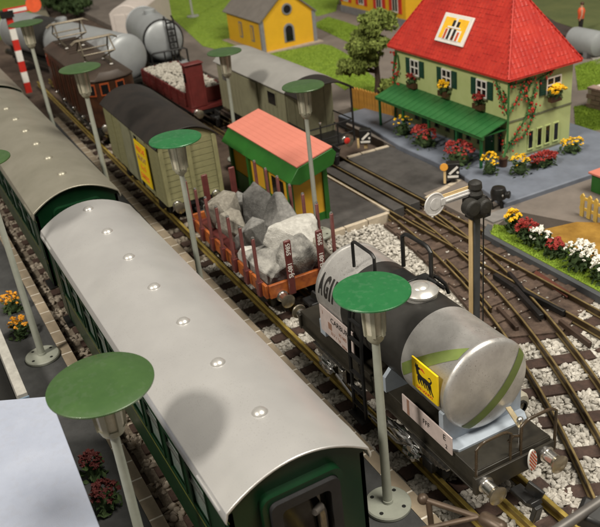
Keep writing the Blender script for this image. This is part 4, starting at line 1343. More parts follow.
for yy in (-0.5, 0.4):
    rl.cyl((gh + 1.78, yy, 0.95), (gh + 1.78, yy, 2.1 if yy < 0 else 1.95), 0.035, n=6)
rl.build('railing', BLACKM, GV)
MB().ball((gh + 1.78, -0.5, 2.15), 0.08, 8).build('brake_knob', CHROME, GV)
MB().lathe([(0.15, 0), (0.15, 0.05), (0.1, 0.08)], (gh + 1.95, 0.75, 1.05), (1, 0, 0), 20).build('tail_disc', SIGRED, GV)
running_gear(GV, gh + 1.5, (-2.4, 2.9))
for (x0, x1, z0, z1) in ((2.2, 3.0, 2.55, 3.15), (2.2, 3.0, 1.2, 1.6), (-3.3, -2.6, 2.6, 3.1)):
    f = MB().box(x0 - 0.06, x1 + 0.06, -1.31, -1.285, z0 - 0.06, z1 + 0.06).build('hatch', OLIVE2, GV)
    MB().box(x0, x1, -1.32, -1.311, z0, z1).build('opening', DARKGL, f)
MB().box(-0.9, 1.0, -1.35, -1.29, 1.0, 3.3).build('sliding_door', OLIVE2, GV, bevel=0.02)

# ---------------------------------------------------------------- RED GONDOLA WITH BRAKE CABIN
GO = thing('gondola_wagon', 'dark red open wagon with a tall brake cabin at its right end', 'wagon', (-45.2, 15.45, 0), 0)
g_h = 4.0
for s in (-1, 1):
    for k in range(2):
        MB().box(-g_h, g_h - 0.7, min(s * 1.12, s * 1.2), max(s * 1.12, s * 1.2), 1.2 + k * 0.38, 1.565 + k * 0.38).build('side_board', GONRED, GO, bevel=0.02)
    for k in range(6):
        x = -g_h + 0.2 + k * 1.2
        if x < g_h - 0.8:
            MB().box(x - 0.05, x + 0.05, min(s * 1.2, s * 1.26), max(s * 1.2, s * 1.26), 1.15, 1.96).build('side_post', GONRED, GO)
MB().box(-g_h, -g_h + 0.08, -1.12, 1.12, 1.2, 1.96).build('end_board', GONRED, GO)
MB().box(g_h - 0.78, g_h - 0.7, -1.12, 1.12, 1.2, 1.96).build('end_board', GONRED, GO)
MB().box(-g_h, g_h, -1.15, 1.15, 1.0, 1.15).build('floor', GONRED, GO)
cb = MB().box(g_h - 0.62, g_h - 0.1, -1.1, -0.1, 1.16, 3.5).build('brake_cabin', GONRED, GO, bevel=0.03)
MB().box(g_h - 0.68, g_h - 0.04, -1.16, -0.04, 3.502, 3.58).build('cabin_roof', GONRED, GO, bevel=0.03)
MB().box(g_h - 0.5, g_h - 0.22, -1.125, -1.101, 2.6, 3.1).build('cabin_window', DARKGL, cb)
MB().box(g_h - 0.098, g_h - 0.08, -0.95, -0.25, 1.2, 2.9).build('cabin_door', GONRED, cb)
running_gear(GO, g_h, (-2.4, 2.4))
P = scatter(1300, -49.1, -42.1, 14.4, 16.5, 1.8, 1.95)
P[:, 2] += 0.35 * np.exp(-((P[:, 0] + 45.6) / 2.2) ** 2) * np.exp(-((P[:, 1] - 15.45) / 0.8) ** 2)
tag(stones('gravel_load', P, 0.11, 0.17, stone_mat('grey cream gravel', (0.3, 0.28, 0.235), (0.48, 0.455, 0.4)), 0, 9), 'cream gravel load heaped in the red open wagon', 'gravel', kind='stuff')

# ---------------------------------------------------------------- BROWN ELECTRIC LOCOMOTIVE
lx = -47.7
LO = thing('electric_locomotive', 'brown electric locomotive with orange framed windows and two raised pantographs', 'locomotive', (lx, yc(lx) + 0.35, 0), -0.018)
lh = 5.3
pts = [(-1.3, 0.95), (1.3, 0.95)]
body = MB()
# bowed front: plan outline with rounded nose
plan = [(-lh, -1.3), (lh - 0.5, -1.3), (lh - 0.1, -0.85), (lh + 0.05, 0), (lh - 0.1, 0.85), (lh - 0.5, 1.3), (-lh, 1.3)]
body.prism(plan, 0.95, 3.45).build('body', LOCO, LO, bevel=0.04)
rf = [(x * 1.01, y * 1.03) for x, y in plan]
rb = MB()
n = len(rf)
vs = [(x, y, 3.452) for x, y in rf] + [(x, y, 3.55) for x, y in rf] + [(x * 0.97, y * 0.55, 3.9) for x, y in rf]
fs = [tuple(range(n - 1, -1, -1)), tuple(range(2 * n, 3 * n))] + [(i, (i + 1) % n, n + (i + 1) % n, n + i) for i in range(n)] + [(n + i, n + (i + 1) % n, 2 * n + (i + 1) % n, 2 * n + i) for i in range(n)]
rb.add(vs, fs).build('roof', LOCOR, LO, bevel=0.03)
for k in range(8):
    MB().box(-lh + 0.4 + k * 0.62, -lh + 0.46 + k * 0.62, -0.72, 0.72, 3.905, 3.97).build('roof_slat', LOCOR, LO)
for (a, b) in (((lh - 0.5, -1.3), (lh - 0.1, -0.85)), ((lh - 0.1, -0.85), (lh + 0.05, 0)), ((lh + 0.05, 0), (lh - 0.1, 0.85))):
    d = Vector((b[0] - a[0], b[1] - a[1]))
    ang = math.atan2(d.y, d.x)
    c = ((a[0] + b[0]) / 2 + 0.012 * math.sin(ang), (a[1] + b[1]) / 2 - 0.012 * math.cos(ang), 3.02)
    f = MB().obox((0, 0, 0), (0.5, 0.05, 0.66), (0, 0, 0)).build('window', LORANGE, LO, c, (0, 0, ang))
    MB().obox((0, -0.01, 0), (0.36, 0.05, 0.5), (0, 0, 0)).build('pane', DARKGL, f)
for s in (-1, 1):
    for k in range(9):
        x = -lh + 1.0 + k * 0.72
        MB().box(x, x + 0.3, min(s * 1.3, s * 1.34), max(s * 1.3, s * 1.34), 1.2, 3.1).build('louvre_panel', LOUV if k % 2 == 0 else LOCO, LO, bevel=0.01)
    for x in (lh - 1.3, -lh + 0.2):
        f = MB().box(x, x + 0.5, min(s * 1.3, s * 1.335), max(s * 1.3, s * 1.335), 2.55, 3.3).build('window', LORANGE, LO)
        MB().box(x + 0.08, x + 0.42, min(s * 1.33, s * 1.345), max(s * 1.33, s * 1.345), 2.63, 3.22).build('pane', DARKGL, f)
    MB().tube([(-3.4, s * 1.15, 0.5), (-1.2, s * 1.17, 0.42), (1.2, s * 1.17, 0.52), (3.4, s * 1.15, 0.45)], 0.05, 6).build('side_rod', CHROME, LO)
    for x in (-4.2, -2.1, 0.2, 2.4, 4.1):
        MB().cyl((x, s * 1.3, 1.0), (x, s * 1.36, 1.0), 0.1, n=10).ball((x, s * 1.36, 1.02), 0.07, 8).build('bright_fitting', CHROME, LO)
        MB().lathe([(0.52, 0), (0.52, 0.12), (0.2, 0.14)], (x, s * 0.95, 0.52), (0, s, 0), 20).build('wheel', BLACKM, LO)
MB().box(-lh, lh, -1.1, 1.1, 0.6, 0.949).build('underframe', BLACKM, LO)
for s in (-1, 1):
    buffers(LO, s * (lh + 0.0), s, 1.0)
def panto(x):
    p = MB()
    z0 = 4.02
    p.box(x - 0.9, x + 0.9, -0.55, -0.47, z0, z0 + 0.06).box(x - 0.9, x + 0.9, 0.47, 0.55, z0, z0 + 0.06)
    for yy in (-0.85, 0.85):
        y0 = 0.5 if yy > 0 else -0.5
        p.tube([(x - 0.75, y0, z0 + 0.05), (x + 0.75, yy, z0 + 0.62), (x + 0.12, yy * 0.95, z0 + 1.25)], 0.045, 6)
        p.tube([(x + 0.75, y0, z0 + 0.05), (x - 0.75, yy, z0 + 0.62), (x - 0.12, yy * 0.95, z0 + 1.25)], 0.045, 6)
    for xx in (x - 0.75, x + 0.75):
        p.tube([(xx, -0.85, z0 + 0.62), (xx, 0.85, z0 + 0.62)], 0.04, 6)
    for xx in (x - 0.12, x + 0.12):
        p.tube([(xx, -1.25, z0 + 1.12), (xx, -1.0, z0 + 1.27), (xx, 1.0, z0 + 1.27), (xx, 1.25, z0 + 1.12)], 0.05, 6)
    q = p.build('pantograph', WIRE, LO)
    for yy in (-0.5, 0.5):
        for xx in (-0.8, 0.8):
            MB().lathe([(0.07, 0), (0.1, 0.03), (0.07, 0.06)], (x + xx, yy, 3.92), (0, 0, 1), 10).build('insulator', WHITE, q)
panto(3.2)
panto(-2.9)

# ---------------------------------------------------------------- FAR TANK WAGONS AND VAN
def far_tank(loc, rz, L, R, zc, label, m, ladder=False, band=False, name='tank_wagon'):
    root = thing(name, label, 'wagon', loc, rz)
    h = L / 2
    bl = R * 0.32
    prof = [(0.0001, -bl)] + [(R * math.sin(a), -bl * math.cos(a)) for a in np.linspace(0.2, PI / 2 - 0.1, 6)] + [(R, 0), (R + 0.03, 0.02), (R + 0.03, 0.1), (R, 0.12), (R, L - 0.12), (R + 0.03, L - 0.1), (R + 0.03, L - 0.02), (R, L)] + [(R * math.cos(a), L + bl * math.sin(a)) for a in np.linspace(0.1, PI / 2 - 0.2, 6)] + [(0.0001, L + bl)]
    MB().lathe(prof, (-h, 0, zc), (1, 0, 0), 40, cap=False).build('tank', m, root, smooth=40)
    MB().box(-h - 0.4, h + 0.5, -1.15, 1.15, 0.95, 1.2).build('frame', BLACKP, root)
    MB().lathe([(0.4, 0), (0.4, 0.25), (0.3, 0.32), (0.0001, 0.34)], (0, 0, zc + R - 0.04), (0, 0, 1), 20).build('hatch', m, root)
    for x in (-h + 0.8, h - 0.8):
        MB().box(x - 0.15, x + 0.15, -R * 0.8, R * 0.8, 1.201, zc - R * 0.55).build('saddle', BLACKP, root)
    running_gear(root, h + 0.45, (-h + 1, h - 1))
    if band:
        MB().lathe([(R + 0.012, 0), (R + 0.012, band[1] - band[0])], (band[0], 0, zc), (1, 0, 0), 40, cap=False).build('black_band', TANKB, root, smooth=40)
    if ladder:
        X = h + bl + 0.12
        MB().tube([(h + 0.02, R * 0.98 * math.cos(a), zc + R * 0.98 * math.sin(a)) for a in np.linspace(0, 2 * PI, 28)[:-1]], 0.09, 8, closed=True).build('end_ring', BLACKM, root)
        ld = MB()
        for yy in (0.25, 0.75):
            ld.tube([(X + 0.25, yy, 1.2), (X, yy, zc + R), (X - 0.4, yy, zc + R + 0.15)], 0.06, 6)
        for k in range(6):
            ld.box(X - 0.02, X + 0.16, 0.25, 0.75, 1.6 + k * 0.42, 1.68 + k * 0.42)
        ld.build('ladder', BLACKM, root)
        rl = MB()
        rl.tube([(h + 1.1, -1.2, 1.1), (h + 1.1, -1.2, 2.0), (h + 1.1, -1.0, 2.1), (h + 1.1, 1.0, 2.1), (h + 1.1, 1.2, 2.0), (h + 1.1, 1.2, 1.1)], 0.06, 8)
        rl.tube([(h + 1.1, -0.3, 1.1), (h + 1.1, -0.3, 2.1)], 0.05, 6).tube([(h + 1.1, 0.4, 1.1), (h + 1.1, 0.4, 2.1)], 0.05, 6)
        rl.build('railing', BLACKM, root)
        MB().box(h + 0.4, h + 1.15, -1.2, 1.2, 0.96, 1.19).build('platform', TANKG, root)
    return root
ta = far_tank((-58.6, 12.1, 0), math.atan2(3.6, 17.5), 17.0, 1.42, 2.55, 'long pale grey tank wagon with a black band, behind the locomotive', TANKG, band=(-3.8, -0.6))
MB().box(2.6, 5.0, -1.46, -1.40, 2.3, 3.1).build('placard', WHITE, ta)
txt('0', 0.6, SIGORA, 'lettering', ta, (3.6, -1.47, 2.75), RX)
far_tank((-55.6, 17.5, 0), -0.12, 6.0, 1.32, 2.6, 'grey tank wagon seen end on with black ladder and end railing', TANKG, ladder=True)
PV = thing('covered_van', 'pinkish white van with rounded roof, end facing the viewer', 'wagon', (-64.3, 19.6, 0), -0.6)
pvp = [(-1.2, 0.9), (1.2, 0.9), (1.2, 3.3)] + [(1.2 * (1 - 2 * i / 10), 3.3 + 0.55 * (1 - (1 - 2 * i / 10) ** 2)) for i in range(1, 10)] + [(-1.2, 3.3)]
MB().prism(pvp, -4.2, 4.2, 'x').build('body', PALEV, PV, smooth=40, bevel=0.05)
for yy in (-0.45, 0.45):
    MB().box(4.2, 4.24, yy - 0.4, yy + 0.4, 1.1, 3.2).build('end_door', PALEV, PV, bevel=0.02)
MB().box(4.24, 4.32, 0.5, 0.75, 1.5, 2.2).build('latch', BLACKM, PV)
running_gear(PV, 4.2, (-2.5, 2.5))

# ================================================================== HUT WITH SALMON ROOF
HU = thing('trackside_hut', 'small green and yellow hut with salmon pink roof', 'hut', (-29.6, 13.5, 0), 0)
hb = MB().box(-2.6, 2.9, -0.75, 0.8, -0.03, 2.1).build('wall', YWALL2, HU)
MB().box(2.905, 2.94, -0.76, 0.82, -0.03, 0.3).build('wainscot', GREENH, HU)
MB().box(-2.6, 2.9, -0.79, -0.755, -0.03, 0.9).build('wainscot', GREENH, HU)
for (x, y) in ((2.9, -0.78), (2.9, 0.8), (-2.6, -0.78), (0.9, -0.78), (-0.8, -0.78)):
    MB().box(x - 0.1, x + 0.1, y - 0.1, y + 0.1, -0.03, 2.15).build('corner_post', GREENH, HU)
MB().box(1.3, 2.3, -0.785, -0.756, 1.0, 1.8).build('window', DARKGL, HU)
# roof: steep green apron in front, salmon sheet on top, green edge board
x0, x1 = -3.05, 3.5
rfm = MB()
sec = [(-1.05, 2.16), (-0.6, 2.72), (0.95, 3.12), (1.12, 2.9), (0.95, 2.45), (-0.6, 2.02)]
rfm.prism(sec, x0, x1, 'x').build('roof', GREENH, HU, bevel=0.02)
ps = math.atan2(0.42, 1.6)
nn = 7
for k in range(nn):
    w = 1.68 / nn
    c = -0.66 + (k + 0.5) * w * math.cos(ps)
    z = 2.775 + (c + 0.6) * math.tan(ps) * 0.98
    MB().obox((0, 0, 0), (x1 - x0 - 0.04, w - 0.006, 0.05), (ps, 0, 0)).build('roof_strip', PINKR, HU, ((x0 + x1) / 2, c, z))

# ================================================================== STATION
ST = thing('station_building', 'pale green two storey station with red tiled hip roof and green awning', 'building', (-30.1, 24.9, 0.2), 0)
X0, X1, Y0, Y1 = -4.25, 4.2, -1.8, 1.85       # local walls
Z1 = 3.78
MB().box(X0, X1, Y0, Y1, 0.0, Z1).build('wall', WALLG, ST)
MB().box(X0 - 0.03, X1 + 0.03, Y0 - 0.03, Y1 + 0.03, 1.78, 1.86).build('string_course', TRIMG, ST)
MB().box(X0 - 0.02, X1 + 0.02, Y0 - 0.02, Y1 + 0.02, 0.0, 0.1).build('plinth', TRIMG, ST)
MB().box(X0 - 0.1, X1 + 0.1, Y0 - 0.1, Y1 + 0.1, Z1 - 0.1, Z1 + 0.001).build('eaves', TRIMG, ST)
ex0, ex1, ey0, ey1 = X0 - 0.25, X1 + 0.28, Y0 - 0.26, Y1 + 0.26
hw_ = (ey1 - ey0) / 2
SLP = 1.6
zr = Z1 + hw_ * SLP
ym = (ey0 + ey1) / 2
rv = [(ex0, ey0, Z1), (ex1, ey0, Z1), (ex1, ey1, Z1), (ex0, ey1, Z1), (ex0 + hw_, ym, zr), (ex1 - hw_, ym, zr), (ex0, ey0, Z1 - 0.08), (ex1, ey0, Z1 - 0.08), (ex1, ey1, Z1 - 0.08), (ex0, ey1, Z1 - 0.08)]
RF = MB().add(rv, [(0, 1, 5, 4), (1, 2, 5), (2, 3, 4, 5), (3, 0, 4), (6, 7, 1, 0), (7, 8, 2, 1), (8, 9, 3, 2), (9, 6, 0, 3), (9, 8, 7, 6)]).build('roof', ROOFR, ST, smooth=0)
# embossed tiles, joined (a few pixels each)
tm = MB()
def tile_face(a, b, c_, nrow=19, tw=0.22):
    """rows of tiles on the slope with eave a->b and ridge direction towards c_ (top edge a',b')"""
    A, B = Vector(a), Vector(b)
    T0, T1 = Vector(c_[0]), Vector(c_[1])
    nrm = (B - A).cross(T0 - A).normalized()
    for r in range(nrow):
        u0, u1 = r / nrow, (r + 1.12) / nrow
        l0, l1 = A.lerp(T0, u0), B.lerp(T1, u0)
        m0, m1 = A.lerp(T0, min(1, u1)), B.lerp(T1, min(1, u1))
        wid = (l1 - l0).length
        n = max(1, int(wid / tw))
        off = 0.5 if r % 2 else 0.0
        ex = (B - A).normalized()
        up = (T0 - A) - ex * (T0 - A).dot(ex)
        upv = up * ((u1 - u0))
        lo0 = (l0 - A).dot(ex)
        for k in range(-1, n + 1):
            s0 = lo0 + max(0, (k + off) * tw) + 0.012
            s1 = lo0 + min(wid, (k + 1 + off) * tw) - 0.012
            if s1 - s0 < 0.08: continue
            p = A + ex * s0 + up * u0
            q = A + ex * s1 + up * u0
            mid = (p + q) / 2
            h0, h1 = nrm * (0.022 + rnd.uniform(-0.014, 0.01)), nrm * 0.01
            # keep tops inside the face
            tp, tq = p + upv, q + upv
            vs = [p, q, tq, tp, p + h0 * 0.55, q + h0 * 0.55, tq + h1 * 0.6, tp + h1 * 0.6, mid + h0, (tp + tq) / 2 + h1 - upv * 0.02]
            tm.add(vs, [(0, 1, 5, 8, 4), (4, 8, 9, 7), (8, 5, 6, 9), (0, 4, 7, 3), (1, 2, 6, 5)])
tile_face(rv[0], rv[1], (rv[4], rv[5]))
tile_face(rv[1], rv[2], (rv[5], rv[5]))
tile_face(rv[2], rv[3], (rv[5], rv[4]))
tile_face(rv[3], rv[0], (rv[4], rv[4]))
tag(tm.build('roof_tiles', ROOFR, RF, smooth=0), kind='stuff')
# hip and ridge caps
for a, b in ((rv[0], rv[4]), (rv[3], rv[4]), (rv[1], rv[5]), (rv[2], rv[5]), (rv[4], rv[5])):
    MB().tube([Vector(a) + Vector((0, 0, 0.02)), Vector(b) + Vector((0, 0, 0.03))], 0.045, 6).build('ridge_cap', ROOFR, RF)
MB().box(-1.35, -0.75, 0.0 - 0.35, 0.25, zr - 1.0, zr + 0.7).build('chimney', mat('mossy chimney', (0.08, 0.1, 0.05), 0.8), RF)
# skylight: white frame, yellow panes, dark panes, on the front slope
ang = math.atan(SLP)
def on_slope(x, v, e=0.0):        # v = distance up the front slope
    return Vector((x, ey0 + v * math.cos(ang) - e * math.sin(ang), Z1 + v * math.sin(ang) + e * math.cos(ang)))
SKX, SKV = -0.02, 1.5
sk = MB().obox((0, 0, 0), (2.05, 1.36, 0.09), (0, 0, 0)).build('skylight', WHITE, RF, on_slope(SKX, SKV, 0.08), (ang, 0, 0), bevel=0.02)
for sx in (-1, 1):
    MB().box(min(sx * 0.09, sx * 0.82), max(sx * 0.09, sx * 0.82), -0.5, 0.5, 0.046, 0.056).build('pane', SIGNO, sk)
MB().box(-0.55, 0.6, -0.52, -0.02, 0.057, 0.062).build('pane', WHITE, sk)
for (xa_, xb_, ya_, yb_, m) in ((-0.5, -0.36, -0.5, -0.04, INKR), (-0.26, -0.1, -0.5, 0.0, INK), (0.06, 0.24, -0.5, 0.0, INK), (0.36, 0.5, -0.5, -0.1, INKR), (-0.2, -0.03, 0.12, 0.4, INK), (0.12, 0.3, 0.12, 0.36, INK), (0.06, 0.2, -0.5, -0.32, INKR)):
    MB().box(xa_, xb_, ya_, yb_, 0.0635 if m is INK else 0.066, 0.071).build('pane', m, sk)
MB().box(-0.45, 0.45, 0.03, 0.1, 0.057, 0.068).build('glazing_bar', WHITE, sk)

def cross_window(face, u, z, w, h, shutters=(1, 1), root=ST):
    """window with white cross bars on the front (face 'f') or right end (face 'r')"""
    if face == 'f': loc, rot = (u, Y0, z), (0, 0, 0)
    else: loc, rot = (X1, u, z), (0, 0, PI / 2)
    t = 0.06
    f = MB().box(-w / 2, w / 2, -0.07, 0.0, h / 2 - t, h / 2).box(-w / 2, w / 2, -0.07, 0.0, -h / 2, -h / 2 + t).box(-w / 2, -w / 2 + t, -0.07, 0, -h / 2 + t, h / 2 - t).box(w / 2 - t, w / 2, -0.07, 0, -h / 2 + t, h / 2 - t)
    f.box(-0.03, 0.03, -0.06, 0.0, -h / 2 + t, h / 2 - t).box(-w / 2 + t, -0.031, -0.06, 0.0, -0.03, 0.03).box(0.031, w / 2 - t, -0.06, 0.0, -0.03, 0.03)
    o = f.build('window', WHITE, root, loc, rot)
    MB().box(-w / 2 + t, w / 2 - t, -0.025, -0.002, -h / 2 + t, h / 2 - t).build('pane', DARKGL, o)
    MB().box(-w / 2 - 0.05, w / 2 + 0.05, -0.14, -0.0, -h / 2 - 0.06, -h / 2 - 0.001).build('sill', TRIMG, o)
    for s, on in zip((-1, 1), shutters):
        if on:
            c = s * (w / 2 + 0.2)
            sh = MB().box(c - 0.17, c + 0.17, -0.06, -0.005, -h / 2, h / 2)
            for k in range(6):
                zz = -h / 2 + 0.06 + k * (h - 0.1) / 6
                sh.box(c - 0.13, c + 0.13, -0.075, -0.061, zz, zz + 0.07)
            sh.build('shutter', SHUT, root, loc, rot)
    return o
for (x, sh) in ((-32.62, (1, 1)), (-30.1, (1, 1)), (-27.6, (1, 1))):
    cross_window('f', x + 30.1, 2.98, 0.72, 0.78, sh)
cross_window('r', 0.72, 2.95, 0.85, 0.72, (1, 0))
def slim(face, u, z, w, h):
    if face == 'f': loc, rot = (u, Y0, z), (0, 0, 0)
    else: loc, rot = (X1, u, z), (0, 0, PI / 2)
    o = MB().box(-w / 2 - 0.05, w / 2 + 0.05, -0.04, 0, h / 2, h / 2 + 0.05).box(-w / 2 - 0.05, w / 2 + 0.05, -0.06, 0, -h / 2 - 0.05, -h / 2).box(-w / 2 - 0.05, -w / 2, -0.04, 0, -h / 2, h / 2).box(w / 2, w / 2 + 0.05, -0.04, 0, -h / 2, h / 2).build('window', TRIMG if face == 'f' else WALLG, ST, loc, rot)
    MB().box(-w / 2, w / 2, -0.02, -0.002, -h / 2, h / 2).build('pane', DARKGL, o)
for x in (-32.6, -30.95, -30.1, -28.55, -27.75, -26.35):
    slim('f', x + 30.1, 0.85, 0.22, 0.95)
for y in (24.4, 24.92, 25.4, 25.9):
    slim('r', y - 24.9, 0.7, 0.24, 0.8)
for x in (-31.85, -29.3, -27.05):
    d = MB().box(x + 30.1 - 0.3, x + 30.1 + 0.3, Y0 - 0.05, Y0, 0.02, 1.5).build('door', DOORG, ST, bevel=0.02)
    for zz in (0.3, 0.9):
        MB().box(x + 30.1 - 0.2, x + 30.1 + 0.2, Y0 - 0.065, Y0 - 0.051, zz, zz + 0.45).build('door_panel', DARKGL if zz > 0.5 else DOORG, d)
    MB().ball((x + 30.1 + 0.22, Y0 - 0.09, 0.75), 0.035, 8).build('handle', CHROME, d)
# awning of single sheets
AW = MB().box(X0 + 0.15, X1 - 0.0, Y0 - 1.42, Y0 - 1.3, 1.36, 1.5).build('awning', AWNG, ST)
na = 20
aw_w = (X1 - X0 - 0.15) / na
a_t = math.atan2(0.42, 1.45)
me = MB().obox((0, 0, 0), (aw_w - 0.025, 1.52, 0.05), (0, 0, 0)).mesh('awning_sheet', AWNG)
for k in range(na):
    o = bpy.data.objects.new('awning_sheet', me)
    col.objects.link(o); o.parent = AW
    o.location = (X0 + 0.15 + aw_w * (k + 0.5), Y0 - 0.72, 1.7 + rnd.uniform(-0.004, 0.004))
    o.rotation_euler = (a_t, 0, 0)
    if k % 5 == 0 or k == na - 1:
        MB().box(X0 + 0.15 + aw_w * (k + 0.5) - 0.05, X0 + 0.15 + aw_w * (k + 0.5) + 0.05, Y0 - 1.35, Y0 - 1.25, 0, 1.38).build('awning_post', DOORG, AW)
MB().box(X0 + 0.2, X1 - 0.05, Y0 - 1.3, Y0 - 0.0, 1.47, 1.5).build('awning_frame', AWNG, AW)

# ================================================================== PLANTS
def bush(loc, r, h, fm, label, cat='flowers', group=None, nb=26, nl=70, bs=0.06, seed=1, name='flower_bush', stretch=1.0):
    rr = random.Random(seed)
    root = thing(name, label, cat, loc, 0, group)
    lm = MB()
    for _ in range(nl):
        a, q = rr.uniform(0, 2 * PI), rr.random() ** 0.5
        z = rr.uniform(0.02, h * 0.75)
        k = r * q * (1.05 - 0.35 * z / h)
        c = Vector((math.cos(a) * k * stretch, math.sin(a) * k, z))
        m = Euler((rr.uniform(-1, 1), rr.uniform(-1, 1), rr.uniform(0, 6))).to_matrix()
        s = rr.uniform(0.08, 0.16)
        vs = [c + m @ Vector(p) * s for p in ((-1, 0, 0), (0, -0.5, 0.12), (1, 0, 0), (0, 0.5, 0.12))]
        lm.add(vs, [(0, 1, 2, 3)])
    lm.ball((0, 0, h * 0.3), r * 0.62, 10, (stretch, 1, h * 0.5 / r))
    lm.build('leaves', LEAF, root, smooth=0)
    bm_ = MB()
    for _ in range(int(nb * 1.8)):
        a, q = rr.uniform(0, 2 * PI), rr.random() ** 0.5
        k = r * q * 0.92
        z = h * (0.62 + 0.4 * math.sqrt(max(0, 1 - q * q))) + rr.uniform(-0.1, 0.06)
        c = Vector((math.cos(a) * k * stretch, math.sin(a) * k, z))
        s = bs * rr.uniform(0.7, 1.3)
        tilt = Euler((rr.uniform(-0.8, 0.8), rr.uniform(-0.8, 0.8), rr.uniform(0, 6))).to_matrix()
        n = 5
        vs = [c + tilt @ Vector((0, 0, s * 0.35))]
        for i in range(n * 2):
            aa = PI * i / n
            rad = s * (1.15 if i % 2 == 0 else 0.7)
            vs.append(c + tilt @ Vector((rad * math.cos(aa), rad * math.sin(aa), s * (0.35 if i % 2 else 0.0))))
        vs.append(c - tilt @ Vector((0, 0, s * 0.6)))
        fs = [(0, 1 + i, 1 + (i + 1) % (2 * n)) for i in range(2 * n)] + [(2 * n + 1, 1 + (i + 1) % (2 * n), 1 + i) for i in range(2 * n)]
        bm_.add(vs, fs)
    bm_.build('blossoms', fm, root, smooth=0)
    return root
Z = 0.2
g1 = 'flower bushes on the station pavement'
def onpv(px, py, z=Z): return at(px, py, z)
bush(onpv(403, 135), 0.5, 0.95, YFLOW, 'yellow flower bush at the far left end of the station front', group=g1, nb=10, seed=2)
bush(onpv(424, 146), 0.62, 0.95, RFLOW, 'red geranium bush between the left station doors', group=g1, nb=80, seed=3, stretch=1.3)
bush(onpv(459, 164), 0.66, 1.0, RFLOW, 'red geranium bush just behind the arrow marked dwarf signal', group=g1, nb=90, seed=4, stretch=1.35)
bush(onpv(490, 174), 0.42, 0.95, YFLOW, 'yellow flower bush left of the potted climbing rose', group=g1, nb=26, seed=5)
bush(onpv(520, 174), 0.46, 0.85, YFLOW, 'yellow flower bush right of the potted climbing rose', group=g1, nb=26, seed=6)
bush(onpv(543, 166), 0.4, 0.6, RFLOW, 'long low red bush under the end wall windows', group=g1, nb=110, nl=110, seed=7, stretch=2.0).rotation_euler = (0, 0, PI / 2 - 0.1)
bush(onpv(571, 152), 0.46, 0.62, YFLOW, 'yellow flower bush at the right rear corner of the station', group=g1, nb=28, seed=8, stretch=1.4).rotation_euler = (0, 0, PI / 2)
g2 = 'window boxes of the station'
def wbox(loc, fm, label, seed, nb=14, r=0.26, rz=0, st=1.2):
    root = bush(loc, r, 0.5, fm, label, 'flowers', g2, nb, 26, 0.085, seed, 'window_box', st)
    root.rotation_euler = (0, 0, rz)
    MB().box(-0.3, 0.3, -0.12, 0.12, -0.18, 0.06).build('planter', POT, root)
wbox((-32.75, 22.95, 2.35), RFLOW, 'window box of dim red flowers at the leftmost upper window', 31, 12)
wbox((-30.15, 22.9, 2.5), YFLOW, 'window box with one big yellow bloom at middle upper window', 32, 18, 0.3)
wbox((-27.65, 22.92, 2.45), RFLOW, 'window box of round red flowers at the upper window nearest the corner', 33, 16)
wbox((-25.72, 25.6, 2.6), YFLOW, 'window box of bright yellow flowers on the end wall', 34, 40, 0.34, PI / 2, 1.7)

g3 = 'flower bushes in the trackside bed'
for i, (px, py, fm, lb, r, h, nb, st) in enumerate((
        (513, 231, YFLOW, 'yellow flower bush at the left end of the trackside bed', 0.34, 0.8, 30, 1.0),
        (526, 240, RFLOW, 'dark red flower bush beside the yellow one in trackside bed', 0.42, 0.75, 50, 1.0),
        (540, 247, WFLOW, 'small white flower bush between two red bushes of the bed', 0.4, 0.72, 26, 1.1),
        (556, 256, RFLOW, 'low dark red flower bush between the two white bushes', 0.4, 0.6, 36, 1.0),
        (580, 268, WFLOW, 'large bright white flower bush at the right of the bed', 0.5, 0.95, 60, 1.25),
        (604, 280, WFLOW, 'white flower bush cut by the right picture edge', 0.45, 0.8, 44, 1.1))):
    bush(at(px, py, 0.06), r, h, fm, lb, group=g3, nb=int(nb * 0.6), nl=150, seed=50 + i, stretch=st, bs=0.075)
bush(at(14, 312, 0), 0.36, 0.75, OFLOW, 'amber flower tuft on left platform, upper of two beside the lamp base', nb=22, seed=71, nl=60, group='amber flower tufts on the left platform')
bush(at(22, 336, 0), 0.36, 0.7, OFLOW, 'amber flower tuft on left platform, nearer the drilled lamp base', nb=22, seed=72, nl=60, group='amber flower tufts on the left platform')
bush(at(95, 476, 0), 0.33, 0.7, RFLOW_SHADE, 'shade-toned red flower tuft beside the pale blue roof, upper of two', nb=30, seed=73, group='red flower tufts beside the blue roof', bs=0.065)
bush(at(109, 508, 0), 0.4, 0.75, RFLOW_SHADE, 'shade-toned red flower tuft beside the pale blue roof, lower and larger', nb=40, seed=74, group='red flower tufts beside the blue roof', bs=0.065)

